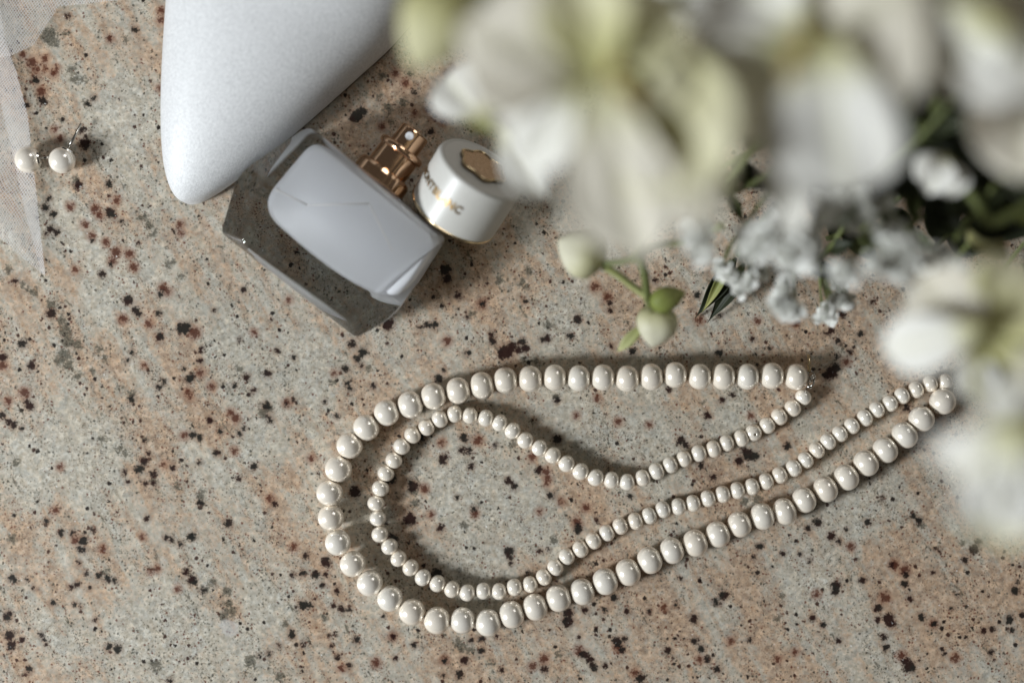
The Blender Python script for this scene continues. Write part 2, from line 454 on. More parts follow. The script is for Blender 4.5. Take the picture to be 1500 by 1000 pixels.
# ================================================================== PEARLS
LARGE = """1165.6,551.7 1130.4,550.2 1094.7,551.3 1059.5,551.3 1024.8,551.3 988.7,548.8 953.9,551.7 918.7,554.3 883,552.6 847.6,553.6 812.4,552.6 776.6,554.6 740.4,556.6 706,564.4 671,571.8 635,580 601,592.5 566.4,604.5 536.6,626 512.2,652.6 495.8,686.4 483,721.6 484.6,757.6 495,794.3 516.8,825.4 541.7,853.5 571.3,876 603.5,895.5 640.2,907.9 677.6,908 715,911.4 749.5,899.5 784,888.4 818,875.6 853,866 886.6,851 920,837.5 951.7,820 984.2,805.9 1018.3,794.9 1051.5,782 1083.2,767.5 1116.6,755.8 1149,748.5 1178,731.8 1209.3,716.1 1240,698.7 1268.7,678 1296.8,658.8 1325.4,637 1349.9,613.4 1381,587.8"""
SMALL = """1176.8,581.4 1161.2,597.5 1141.4,610 1124,622.6 1103.5,633.6 1085.9,641.5 1064.6,648.5 1045.2,657.3 1023.7,663.5 1002.3,671.6 981.8,680.4 961.6,689.7 941.4,699.6 918.3,705.5 895.6,702.6 872.6,699 850.6,690 830,678.6 810,666.4 790.4,655.6 769.6,644.6 751,630.6 732,619 711.6,612 688.4,608.4 666,606 644.4,613.4 624.8,625.6 604.4,637 588.6,653.6 577,674 565.4,693 557.6,714.9 550.9,736.7 553.8,758.8 556.6,782 570.8,800 584,817.6 601.5,830.8 619.5,845.2 640.9,854 662.2,862.5 684.4,867.4 708,865 731,865.6 753.6,859.6 776.6,855.4 796.6,844.8 813.6,830.6 830.4,814.6 850.4,803.6 869.4,791.4 889,780 908.6,770 930.6,762.7 951.1,754.8 971,745.8 993.7,741.6 1015.2,736.6 1037,729.5 1058.6,723.4 1079.9,717.9 1101.5,712.4 1122.3,704.7 1142.1,695.4 1162.6,685.3 1180.2,673.4 1196.5,659.1 1213,646.4 1230.2,634.9 1247.8,623.4 1266.9,611.8 1284.5,599.7 1303.7,590.4 1321.3,579.4 1341.7,570.6 1362,561.8 1384.3,559.5"""


def pearl_material():
    m = M('pearl_lacquer')
    g = NT(m)
    P = g.coords(1000.0)
    oi = g.n('ShaderNodeObjectInfo')
    n = g.noise(P, 0.25, 2, 0.5)
    tint = g.mix(oi.outputs['Random'], (0.98, 0.885, 0.755), (0.98, 0.925, 0.83))
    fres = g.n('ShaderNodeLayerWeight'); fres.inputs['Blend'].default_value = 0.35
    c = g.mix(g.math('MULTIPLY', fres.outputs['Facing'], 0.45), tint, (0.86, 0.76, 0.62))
    b = g.bsdf(Base_Color=c, Metallic=0.22, Roughness=g.step(n, 0.3, 0.7, 0.19, 0.25), Specular_IOR_Level=0.6,
               Coat_Weight=1.0, Coat_Roughness=0.10, Coat_IOR=1.95,
               Sheen_Weight=0.05)
    b.inputs['Subsurface Weight'].default_value = 0.0
    g.put(b.inputs['Normal'], g.bump(g.noise(P, 1.1, 2, 0.5), 0.00006, 0.25))
    return m


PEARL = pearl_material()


def gold_material(name, col, rough=0.14):
    m = M(name)
    g = NT(m)
    P = g.coords(1000.0)
    g.bsdf(Base_Color=g.mix(g.noise(P, 0.6, 3, 0.6), col, tuple(q * 0.9 for q in col)), Metallic=1.0,
           Roughness=g.step(g.noise(P, 1.5, 3, 0.6), 0.3, 0.7, rough * 0.8, rough * 1.3))
    return m


GOLD = gold_material('rose_gold_metal', (0.86, 0.56, 0.36), 0.13)
PALE_GOLD = gold_material('pale_gold_metal', (0.80, 0.64, 0.40), 0.2)
SILVER = gold_material('silver_metal', (0.62, 0.60, 0.56), 0.2)


def pearl_mesh(name, r):
    """bead squashed a little along its thread (local x), with a dimple and hole at each end"""
    bm = bmesh.new()
    nu, nv = 36, 26
    rings = []
    for i in range(1, nv):
        th = math.pi * i / nv
        ring = []
        for k in range(nu):
            ph = 2 * math.pi * k / nu
            x = r * 0.955 * math.cos(th)
            rr = r * 0.99 * (math.sin(th) ** 0.90)
            if i in (1, nv - 1):
                rr = r * 0.15
                x = math.copysign(r * 0.952, x)
            ring.append(bm.verts.new((x, rr * math.cos(ph), rr * math.sin(ph))))
        rings.append(ring)
    for a, b in zip(rings[:-1], rings[1:]):
        for k in range(nu):
            k2 = (k + 1) % nu
            bm.faces.new((a[k], a[k2], b[k2], b[k]))
    for ring, sgn in ((rings[0], 1), (rings[-1], -1)):
        inner = [bm.verts.new((sgn * r * 0.6, v.co.y, v.co.z)) for v in ring]
        for k in range(nu):
            k2 = (k + 1) % nu
            bm.faces.new((ring[k], inner[k], inner[k2], ring[k2]))
        bm.faces.new(inner)
    bmesh.ops.recalc_face_normals(bm, faces=bm.faces)
    me = bpy.data.meshes.new(name)
    bm.to_mesh(me); bm.free()
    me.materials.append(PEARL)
    me.polygons.foreach_set('use_smooth', [True] * len(me.polygons))
    return me


RL, RS = 0.00418, 0.00271


def build_necklace():
    big = [at(x, y, RL) for x, y in parse(LARGE)]
    sml = [at(x, y, RS) for x, y in parse(SMALL)]
    root = empty('pearl_necklace', at(1186, 545, 0), 'two-strand necklace of cream pearls lying in a long loop on the granite', 'necklace')
    org = root.location.copy()
    thread = M('thread')
    NT(thread).bsdf(Base_Color=(0.62, 0.52, 0.38), Roughness=0.6)
    for pts, r, nm in ((big, RL, 'large_pearl'), (sml, RS, 'small_pearl')):
        vars_ = [pearl_mesh(nm, r * q) for q in (0.985, 1.0, 1.015)]
        for i, p in enumerate(pts):
            a = pts[max(i - 1, 0)]; b = pts[min(i + 1, len(pts) - 1)]
            d = (b - a).normalized()
            if nm == 'large_pearl' and i == len(pts) - 1:
                d = Vector((-0.55, -0.75, 0.35)).normalized()
            o = bpy.data.objects.new(nm, vars_[rnd.randrange(3)])
            COL.objects.link(o)
            if nm == 'small_pearl' and i == 4:      # the bead whose drill hole faces up
                d = Vector((0.10, -0.16, 0.98)).normalized()
            q = Vector((1, 0, 0)).rotation_difference(d)
            q = q @ Quaternion((1, 0, 0), rnd.uniform(0, 6.28))
            o.rotation_mode = 'QUATERNION'
            o.rotation_quaternion = q
            sp_ = ((p - a).length + (b - p).length) / (1 if i in (0, len(pts) - 1) else 2)
            k_ = min(1.05, max(0.88, sp_ / (2 * r * 0.952))) * rnd.uniform(.985, 1.01)
            o.scale = (k_ if i != 4 or nm == 'large_pearl' else 1.0, rnd.uniform(.98, 1.01), rnd.uniform(.98, 1.01))
            o.parent = root
            o.location = p - org + Vector((0, 0, rnd.uniform(0, 0.00012)))
        tube('thread', pts, 0.00028, thread, root, 6)
    # clasp at the top right end: bar, rings, hook
    tube('clasp_bar', [at(1184.5, 519, .0042), at(1185.5, 532, .0045), at(1184.5, 534, .0046), at(1186, 545, .0042)], 0.00042, PALE_GOLD, root, 10)

    def ring(name, c, R, r, nrm, mat):
        x, y, a = frame(nrm)
        pts = [Vector(c) + (x * math.cos(t) + y * math.sin(t)) * R for t in [2 * math.pi * k / 24 for k in range(25)]]
        tube(name, pts, r, mat, root, 8)
    ring('clasp_ring', at(1188, 549, .0040), 0.00115, 0.0003, (0.3, 0.2, 1), SILVER)
    ring('clasp_ring', at(1190.5, 554, .0040), 0.0012, 0.00028, (0.6, -0.3, .6), SILVER)
    ring('clasp_ring', at(1188, 560, .0036), 0.0011, 0.00028, (-0.6, 0.3, .6), SILVER)
    tube('crimp', [at(1182.5, 565, .0038), at(1189, 567.5, .0038)], 0.0006, SILVER, root, 10)
    ring('clasp_ring', at(1397, 563, .0032), 0.0013, 0.00028, (0.3, 0.1, 1), SILVER)
    ring('clasp_ring', at(1400, 571, .0034), 0.0012, 0.00028, (0.6, 0.1, .5), SILVER)


build_necklace()


def ear_mesh():
    bm = bmesh.new()
    bmesh.ops.create_uvsphere(bm, u_segments=40, v_segments=28, radius=0.00405)
    me = bpy.data.meshes.new('pearl')
    bm.to_mesh(me); bm.free()
    me.materials.append(PEARL)
    me.polygons.foreach_set('use_smooth', [True] * len(me.polygons))
    return me


def earrings():
    me = ear_mesh()
    for (px, py), label, d in (((41, 234), 'pearl stud earring lying on the edge of the white tulle', (0.93, 0.12, -0.1)),
                               ((91, 235), 'pearl stud earring on bare granite with its thin post pointing up', (0.42, 0.90, -0.12))):
        c = at(px, py, 0.0042)
        root = empty('pearl_earring', Vector((c.x, c.y, 0)), label, 'earring', 'pair of pearl stud earrings')
        o = bpy.data.objects.new('pearl', me); COL.objects.link(o)
        o.parent = root; o.location = (0, 0, 0.0042)
        a = Vector(d).normalized()
        lathe('cup', c + a * 0.0030, a, [(0.0026, 0.0), (0.0023, 0.0007), (0.0012, 0.0012), (0.0004, 0.0014)], SILVER, root, 24)
        tube('post', [c + a * 0.004, c + a * (0.0128 if px > 60 else 0.0065)], 0.00040, SILVER, root, 10)


earrings()

# ================================================================== TULLE
def tulle():
    m = M('tulle_net')
    g = NT(m)

    def wave(rot, sc_):
        v = g.coords(1000.0, rot)
        v = g.vmath('ADD', v, g.n('ShaderNodeVectorMath').outputs[0])
        s = g.n('ShaderNodeSeparateXYZ'); g.put(s.inputs[0], v)
        ph = g.math('ADD', s.outputs[0], g.math('MULTIPLY', g.noise(g.coords(1000.0), 0.05, 2, 0.5), 5.0))
        w = g.math('SINE', g.math('MULTIPLY', ph, 2 * math.pi * sc_))
        return g.step(w, 0.45, 0.95)
    w1 = wave(math.radians(38), 1.4)
    w2 = wave(math.radians(-32), 1.4)
    net = g.math('MAXIMUM', w1, w2)
    a = g.math('ADD', g.math('MULTIPLY', net, 0.58), 0.07)
    d = g.n('ShaderNodeBsdfDiffuse'); d.inputs[0].default_value = (0.85, 0.84, 0.84, 1)
    tl = g.n('ShaderNodeBsdfTranslucent'); tl.inputs[0].default_value = (0.85, 0.84, 0.84, 1)
    mx0 = g.n('ShaderNodeMixShader'); mx0.inputs[0].default_value = 0.3
    g.t.links.new(d.outputs[0], mx0.inputs[1]); g.t.links.new(tl.outputs[0], mx0.inputs[2])
    tr = g.n('ShaderNodeBsdfTransparent')
    mx = g.n('ShaderNodeMixShader')
    g.put(mx.inputs[0], a)
    g.t.links.new(tr.outputs[0], mx.inputs[1]); g.t.links.new(mx0.outputs[0], mx.inputs[2])
    g.t.links.new(mx.outputs[0], g.out.inputs[0])
    root = empty('bridal_veil', at(-20, 100, 0), 'sheer white tulle veil with folded edges at the upper left corner', 'veil')

    def sheet(name, poly_l, poly_r, z0, amp, seed):
        """ruled sheet between two edge curves given in pixels"""
        r2 = random.Random(seed)
        n, k = 60, 24
        ph = [r2.uniform(0, 6) for _ in range(4)]

        def samp(pl, t):
            f = t * (len(pl) - 1); i = min(int(f), len(pl) - 2); f -= i
            return Vector(pl[i]) * (1 - f) + Vector(pl[i + 1]) * f
        vs, fs = [], []
        for i in range(n + 1):
            a = samp(poly_l, i / n); b = samp(poly_r, i / n)
            for j in range(k + 1):
                p = a.lerp(b, j / k)
                z = z0 + amp * (1 + math.sin(p.x * .045 + p.y * .02 + ph[0]) * .6 + math.sin(p.y * .05 - p.x * .03 + ph[1]) * .4)
                vs.append(at(p.x, p.y, z))
        for i in range(n):
            for j in range(k):
                q = i * (k + 1) + j
                fs.append((q, q + 1, q + k + 2, q + k + 1))
        mesh(name, vs, fs, m, root)
    # long strip down the left edge
    sheet('net_layer', [(-160, -120), (-150, 60), (-140, 250), (-20, 330), (30, 375), (60, 400)],
          [(-20, -60), (5, 60), (22, 100), (40, 170), (50, 260), (66, 403)], 0.0008, 0.0007, 1)
    # upper fold reaching right along the top edge
    sheet('net_layer', [(-140, -160), (-160, 20), (-60, 80), (0, 84)],
          [(340, -60), (180, 0), (86, 10), (66, 40), (50, 66), (16, 82)], 0.0022, 0.0010, 2)
    # doubled fold along the strip
    sheet('net_fold', [(-60, -60), (-30, 40), (-4, 130), (15, 210), (34, 300), (60, 398)],
          [(-10, -60), (8, 60), (24, 104), (41, 170), (51, 260), (66.5, 404)], 0.0026, 0.0006, 3)


tulle()

# ================================================================== SHOE
def shoe():
    sat = M('white_satin')
    g = NT(sat)
    tc = g.coords(1000.0, math.radians(28))
    s = g.n('ShaderNodeSeparateXYZ'); g.put(s.inputs[0], tc)
    nz = g.noise(tc, 0.5, 2, 0.5)
    wx = g.math('SINE', g.math('ADD', g.math('MULTIPLY', s.outputs[0], 2 * math.pi * 1.9), g.math('MULTIPLY', nz, 1.2)))
    wy = g.math('SINE', g.math('ADD', g.math('MULTIPLY', s.outputs[1], 2 * math.pi * 2.4), g.math('MULTIPLY', nz, 1.2)))
    weave = g.math('ADD', g.math('MULTIPLY', wx, 0.16), g.math('MULTIPLY', wy, 0.10))
    weave = g.math('ADD', weave, g.math('MULTIPLY', g.noise(g.vmath('MULTIPLY', tc, (1.0, 0.35, 1.0)), 2.4, 3, 0.75), 2.2))
    col = g.mix(g.step(g.noise(g.vmath('MULTIPLY', tc, (1.0, 0.6, 1.0)), 1.9, 4, 0.8), 0.3, 0.7), (0.52, 0.525, 0.53), (0.75, 0.755, 0.76))
    b = g.bsdf(Base_Color=col, Roughness=0.42, Specular_IOR_Level=0.55, Sheen_Weight=0.25, Sheen_Roughness=0.4)
    g.put(b.inputs['Normal'], g.bump(weave, 0.00005, 1.0))
    solem = M('shoe_sole_leather')
    NT(solem).bsdf(Base_Color=(0.16, 0.14, 0.12), Roughness=0.5)
    lin = M('shoe_lining')
    NT(lin).bsdf(Base_Color=(0.62, 0.56, 0.47), Roughness=0.6)
    T = at(268, 288, 0.008)
    ax = Vector((0.45, 0.893, 0)).normalized(); nn = Vector((ax.y, -ax.x, 0))
    root = empty('bridal_shoe', Vector((T.x, T.y, 0)), 'white satin bridal pump, its pointed toe beside the perfume bottle', 'shoe')
    tab = [  # s, left, right, top height, base height
        (-1.2, -1.8, 2.0, 9.5, 1.5), (-0.7, -3.4, 3.6, 11.5, 1.2), (0.3, -5.0, 4.9, 13, 1.0), (2.5, -7.3, 6.6, 15.2, .8), (6, -9.9, 8.6, 17.5, .8),
        (13.5, -14.2, 11.2, 20, .8), (22, -18.0, 15.2, 22.0, .8), (34, -23.6, 21.2, 24.5, .8), (48, -29.4, 27.8, 27.5, .8), (66, -36.0, 35.2, 33, .8),
        (85, -40, 40, 41, 1.2), (100, -40, 41, 47, 3), (120, -37, 39, 54, 9), (145, -33, 34, 62, 22), (175, -30, 31, 78, 40), (205, -29, 30, 98, 54), (228, -25, 26, 108, 60), (238, -14, 15, 106, 61)]
    tab = np.array(tab)
    ss = np.concatenate([-1.5 + 12 * np.linspace(0.03, 1, 24) ** 2, np.linspace(12, 238, 80)])
    vals = []
    for q in ss:
        r = [np.interp(q, tab[:, 0], tab[:, i]) for i in range(1, 5)]
        vals.append(r)
    vals = np.array(vals)
    for _ in range(3):                                   # soften the interpolation
        v2 = vals.copy()
        v2[1:-1] = vals[1:-1] * .5 + vals[:-2] * .25 + vals[2:] * .25
        vals = v2
    for i, q in enumerate(ss):                           # the toe itself is one clean curve
        u = q + 1.5
        toe = np.array([-(3.2 * u ** .42 + .26 * u), 2.75 * u ** .42 + .275 * u, 7.2 + 2.6 * u ** .5 + .065 * u, 0.8])
        f = min(1.0, max(0.0, (q - 50) / 30)); f = f * f * (3 - 2 * f)
        vals[i] = toe * (1 - f) + vals[i] * f
    nt = 44
    vs, fs = [], []
    for i, q in enumerate(ss):
        l, r, h, b0 = vals[i]
        cx = (l + r) / 2; w = (r - l) / 2
        for j in range(nt + 1):
            t = -0.42 + (math.pi + 0.84) * j / nt
            sx = math.cos(t); sz = math.sin(t)
            zz0 = b0 + min(6.5, 0.42 * h)
            x = cx - w * math.copysign(abs(sx) ** 0.92, sx)
            if sz >= 0:
                z = zz0 + (h - zz0) * abs(sz) ** 0.80
            else:
                z = zz0 + (zz0 - b0) * 2.0 * sz * 1.15
            p = T + ax * (q / 1000) + nn * (x / 1000)
            p.z = max(z, b0 + 0.2) / 1000
            vs.append(p)
    for i in range(len(ss) - 1):
        sm = (ss[i] + ss[i + 1]) / 2
        for j in range(nt):
            t = -0.42 + (math.pi + 0.84) * (j + .5) / nt
            if 96 < sm < 236:
                op = math.sqrt(min(1, (sm - 96) / 20)) * 1.15
                if abs(t - math.pi / 2) < op: continue
            a = i * (nt + 1) + j
            fs.append((a, a + 1, a + nt + 2, a + nt + 1))
    fs.append(tuple(range(nt, -1, -1)))
    fs.append(tuple(range((len(ss) - 1) * (nt + 1), len(ss) * (nt + 1))))
    up = mesh('satin_upper', vs, fs, sat, root)
    md = up.modifiers.new('thick', 'SOLIDIFY'); md.thickness = 0.0009; md.offset = -1
    # sole and insole follow the outline
    for name, z_off, th, ins, mat in (('sole', -0.9, 2.0, 1.1, solem), ('insole', 2.5, 1.0, 3.0, lin)):
        vs, fs = [], []
        for i, q in enumerate(ss):
            l, r, h, b0 = vals[i]
            if ins * 2 > (r - l) * 0.8: l2, r2 = l * .55, r * .55
            else: l2, r2 = l + ins, r - ins
            for x, dz in ((l2, 0), (r2, 0), (r2, th), (l2, th)):
                p = T + ax * (max(q, -0.2 + ins * .5) / 1000) + nn * (x / 1000)
                p.z = max(0.0002, (b0 + z_off + dz) / 1000)
                if name == 'insole': p.z += 0.0006
                vs.append(p)
        for i in range(len(ss) - 1):
            for k in range(4):
                k2 = (k + 1) % 4
                fs.append((i * 4 + k, i * 4 + k2, (i + 1) * 4 + k2, (i + 1) * 4 + k))
        fs.append((3, 2, 1, 0)); n0 = (len(ss) - 1) * 4
        fs.append((n0, n0 + 1, n0 + 2, n0 + 3))
        mesh(name, vs, fs, mat, root, smooth=False)
    hp = T + ax * 0.222
    lathe('heel', Vector((hp.x, hp.y, 0.0002)), (0, 0, 1), [(0.0055, 0), (0.005, 0.006), (0.006, 0.03), (0.013, 0.052), (0.02, 0.0585)], sat, root, 24)


shoe()

# ================================================================== BOTTLE
ZB = 0.0006
ZT = 0.0262


def poly_round(pts, rad, n=5):
    """round the corners of a closed 2-D polygon"""
    out = []
    m = len(pts)
    for i in range(m):
        p = Vector(pts[i]); a = Vector(pts[i - 1]); b = Vector(pts[(i + 1) % m])
        r = rad[i] if isinstance(rad, (list, tuple)) else rad
        da = (a - p); db = (b - p)
        ra = min(r, da.length * .48); rb = min(r, db.length * .48)
        p0 = p + da.normalized() * ra; p2 = p + db.normalized() * rb
        for k in range(n + 1):
            t = k / n
            out.append(p0 * (1 - t) ** 2 + p * 2 * t * (1 - t) + p2 * t * t)
    return out


def inset(pts, d):
    m = len(pts); out = []
    c = sum((Vector(p) for p in pts), Vector((0, 0))) / m
    for p in pts:
        v = Vector(p) - c
        out.append(c + v * (1 - d / max(v.length, 1e-6)))
    return out


def loft(name, layers, mat, parent, cap=True, smooth=False):
    n = len(layers[0][0])
    vs, fs = [], []
    for pts, z in layers:
        for p in pts: vs.append(Vector((p[0], p[1], z)))
    for i in range(len(layers) - 1):
        for k in range(n):
            k2 = (k + 1) % n
            fs.append((i * n + k, i * n + k2, (i + 1) * n + k2, (i + 1) * n + k))
    fs.append(tuple(reversed(range(n)))); fs.append(tuple(range((len(layers) - 1) * n, len(layers) * n)))
    o = mesh(name, vs, fs, mat, parent, smooth)
    bm = bmesh.new(); bm.from_mesh(o.data)
    bmesh.ops.recalc_face_normals(bm, faces=bm.faces)
    bm.to_mesh(o.data); bm.free()
    return o


def flat_to(z, pts):
    return [at(x, y, z).to_2d() for x, y in pts]


def bottle():
    gl = M('shade_tinted_glass')
    g = NT(gl)
    g.bsdf(Base_Color=(0.99, 0.99, 0.985), Roughness=0.01, IOR=1.5, Transmission_Weight=1.0)
    va = g.n('ShaderNodeVolumeAbsorption')  # smoky absorption put in to imitate the shade under the glass
    va.inputs['Color'].default_value = (0.74, 0.735, 0.72, 1)
    va.inputs['Density'].default_value = 70.0
    g.t.links.new(va.outputs[0], g.out.inputs['Volume'])
    lw = M('white_lacquer')
    g = NT(lw)
    g.bsdf(Base_Color=g.mix(g.noise(g.coords(1000.), .08, 2, .5), (0.86, 0.88, 0.93), (0.90, 0.92, 0.96)), Roughness=0.35)
    rdg = M('ridge_highlight_white')  # brighter lacquer colour that paints in the highlight along the ridges
    NT(rdg).bsdf(Base_Color=(0.97, 0.97, 0.98), Roughness=0.22)
    wp = M('white_nozzle_plastic')
    NT(wp).bsdf(Base_Color=(0.75, 0.76, 0.78), Roughness=0.35)
    c0 = at(490, 335, 0)
    root = empty('perfume_bottle', c0, 'clear glass perfume bottle with a white core lying on its back beside the shoe', 'perfume bottle')
    front = [(453, 183), (655, 349), (577, 463), (522, 495), (352, 364), (323, 340), (349, 253)]
    back = [(462, 200), (650, 352), (578, 460), (525, 489), (357, 362), (336, 341), (358, 262)]
    face = [(457, 188), (647, 350), (545, 433), (513, 472), (362, 363), (350, 350), (372, 277)]
    F = flat_to(ZT - .0062, front); B = flat_to(ZB, back); T_ = flat_to(ZT, face)
    rf = [.0030, .0022, .0045, .0020, .003, .0015, .005]
    Fr = poly_round(F, rf); Br = poly_round(B, rf); Tr = poly_round(T_, rf)
    loft('glass_body', [(inset(Br, .0012), ZB), (Br, ZB + .0010), (Fr, ZT - .0070), (inset(Fr, .00015), ZT - .0062),
                        ([a.lerp(b, .78) for a, b in zip(Fr, Tr)], ZT - .00200), ([a.lerp(b, .90) for a, b in zip(Fr, Tr)], ZT - .00125),
                        (Tr, ZT - .00072), (inset(Tr, .00045), ZT - .00034), (inset(Tr, .00105), ZT - .00009), (inset(Tr, .0018), ZT)], gl, root)
    for ch in root.children:
        if ch.name.startswith('glass_body'):
            ch.data.polygons.foreach_set('use_smooth', [True] * len(ch.data.polygons))
            ch.data.set_sharp_from_angle(angle=math.radians(24))
    # white core, seen through the glass front; faceted face like folded paper
    core = [(461, 203), (645, 350), (590, 437), (541, 429), (470, 385), (377, 303)]
    z1, z0 = ZT - 0.0020, 0.0022
    C = poly_round(flat_to(z1, core), [.0050, .0035, .0085, .0075, .012, .0085], 8)
    cc = sum(C, Vector((0, 0))) / len(C)
    base = [cc + (p - cc) * 0.97 for p in C]
    low = [cc + (p - cc) * 1.0 for p in C]
    inn = [cc + (p - cc) * 0.965 for p in C]
    inn2 = [cc + (p - cc) * 0.925 for p in C]
    o = loft('white_core', [(base, z0), (low, z0 + .0030), (C, z1 - .0024), (inn, z1 - .0007), (inn2, z1 - .00005)], lw, root, smooth=True)
    # shallow folded ridges on the face of the core
    P1 = at(451, 301, z1 - .00043); P2 = at(541, 299, z1 - .00043); P3 = at(575, 368, z1 - .00043); P4 = at(405, 278, z1 - .00043)
    for a, b in ((P1, P2), (P2, P3), (P4, P1)):
        tube('moulded_ridge', [a, a.lerp(b, .5), b], lambda t: .00050, rdg, root, 8)
    # spray head: collar, sleeve, ring, nozzle
    zc = 0.0133
    A0 = at(560, 258, zc); A1 = at(607, 196, zc)
    ax = (A1 - A0).normalized()
    A0 = at(563.5, 253.5, zc) - ax * 0.0036
    mm = lambda L: [(r / 1000, h / 1000) for r, h in L]
    lathe('collar', A0, ax, mm([(8.4, 0), (8.8, .4), (8.8, 3.4), (8.3, 4.3), (7.4, 4.7), (6.7, 4.72)]), GOLD, root, 64)
    lathe('sleeve', A0, ax, mm([(6.55, 4.5), (6.55, 11.6), (6.4, 12.0)]), GOLD, root, 64)
    ringp = [(6.5 + .55 * (1 - math.cos(t)) , 11.55 - 1.0 * math.cos(t)) for t in [math.pi * 2 * k / 20 for k in range(21)]]
    x, y, a = frame(ax)
    vs, fs = [], []
    nR, nr = 72, 14
    for i in range(nR):
        t = 2 * math.pi * i / nR
        d = x * math.cos(t) + y * math.sin(t)
        for j in range(nr):
            q = 2 * math.pi * j / nr
            vs.append(A0 + a * .0118 + d * (.0065 + .00095 * math.cos(q)) + a * (.0012 * math.sin(q)))
    for i in range(nR):
        for j in range(nr):
            i2, j2 = (i + 1) % nR, (j + 1) % nr
            fs.append((i * nr + j, i2 * nr + j, i2 * nr + j2, i * nr + j2))
    mesh('neck_ring', vs, fs, GOLD, root)
    noz = lathe('nozzle', A0, ax, mm([(4.75, 12.3), (4.75, 18.5), (4.6, 18.9), (4.2, 19.1), (0.0, 19.15)]), GOLD, root, 64)
    # spray outlet on the side of the nozzle, facing up and a little left
    side = (Vector((0, 0, 1)) * 0.97 + Vector((-0.79, -0.61, 0)) * 0.03)
    side = (side - ax * side.dot(ax)).normalized()
    q0 = A0 + ax * .0166 + side * .0045
    o2 = lathe('spray_outlet', q0, side, mm([(1.25, 0), (1.25, .42), (1.05, .5), (.3, .5), (.25, .35), (0, .35)]), wp, root, 32)
    # white plastic stem seen below the nozzle on its far side
    return ax


BAX = bottle()


# ================================================================== CAP
def cap():
    wc = M('glossy_white_plastic')
    g = NT(wc)
    b = g.bsdf(Base_Color=(0.54, 0.53, 0.495), Roughness=0.36, Specular_IOR_Level=0.45, Coat_Weight=0.0, Coat_Roughness=0.08)
    R, H = 0.0139, 0.0178
    el = math.radians(31)
    top = at(706, 245, 0.0225)
    d2 = Vector((0.575, 0.818, 0)).normalized()
    ax = (d2 * math.cos(el) + Vector((0, 0, 1)) * math.sin(el)).normalized()
    bot = top - ax * H
    lowest = bot.z - R * math.cos(el)
    bot.z += 0.0006 - lowest; top = bot + ax * H
    root = empty('bottle_cap', Vector((bot.x, bot.y, 0)), 'round white perfume cap with gold rim and gold emblem leaning at the bottle shoulder', 'cap')
    mm = lambda L: [(r / 1000, h / 1000) for r, h in L]
    lathe('cap_shell', bot, ax, mm([(12.6, 9), (12.6, .9), (13.5, .8), (13.9, 1.0), (13.9, 16.3), (13.75, 17.1), (13.3, 17.6), (12.7, 17.75), (12.4, 17.5), (12.2, 17.5), (0, 17.5)]), wc, root, 96)
    lathe('gold_rim', bot, ax, mm([(12.8, 1.2), (12.8, 0), (13.7, 0), (14.02, .25), (14.02, .75), (13.7, .98)]), PALE_GOLD, root, 96)
    # emblem: a six-lobed rounded star, raised
    x, y, a = frame(ax)
    n = 120
    vs, fs = [], []
    zc = bot + ax * .0176
    layers = [(0.93, 0.0), (1.0, .0003), (1.0, .0008), (.95, .0011), (.86, .00105)]
    for k_, h in layers:
        for i in range(n):
            t = 2 * math.pi * i / n
            rr = .0070 * (1 + .085 * math.cos(6 * t + .5)) * k_
            vs.append(zc + (x * math.cos(t) + y * math.sin(t)) * rr + ax * h)
    for l in range(len(layers) - 1):
        for i in range(n):
            i2 = (i + 1) % n
            fs.append((l * n + i, l * n + i2, (l + 1) * n + i2, (l + 1) * n + i))
    fs.append(tuple(range((len(layers) - 1) * n, len(layers) * n)))
    bronze = gold_material('bronze_gold', (0.42, 0.29, 0.18), 0.25)
    mesh('emblem', vs, fs, bronze, root)
    rim = [zc + (x * math.cos(t) + y * math.sin(t)) * (.0070 * (1 + .085 * math.cos(6 * t + .5))) + ax * .0010 for t in [2 * math.pi * i / n for i in range(n + 1)]]
    tube('emblem_outline', rim, .00034, PALE_GOLD, root, 8)
    # lettering round the side
    cu = bpy.data.curves.new('lettering', 'FONT')
    cu.body = 'MONTBLANC'; cu.size = 0.0036; cu.offset = 0.00010; cu.space_character = 1.05; cu.extrude = 0.00006
    cu.align_x = 'CENTER'; cu.resolution_u = 4
    to = bpy.data.objects.new('tmp', cu); COL.objects.link(to)
    dg = bpy.context.evaluated_depsgraph_get(); dg.update()
    me = bpy.data.meshes.new_from_object(to.evaluated_get(dg))
    bpy.data.objects.remove(to)
    xs = [v.co.x for v in me.vertices]
    wid = max(xs) - min(xs)
    arc = 0.0212
    upv = (Vector((0, 0, 1)) - ax * ax.z).normalized()        # side of the cap that faces up
    rt = upv.cross(ax) * -1
    # reading direction: to the lower right in the picture
    if rt.y > 0: rt = -rt
    mid = math.radians(-31)
    for v in me.vertices:
        th = mid + (v.co.x / wid * arc) / R
        rad = R + .00012 + v.co.z
        h = .0079 + v.co.y
        p = bot + ax * h + (upv * math.cos(th) + rt * math.sin(th)) * rad
        v.co = p - parent_origin(root)
    ink = gold_material('foil_lettering', (0.30, 0.20, 0.09), 0.38)
    link('lettering', me, ink, root, False)


cap()


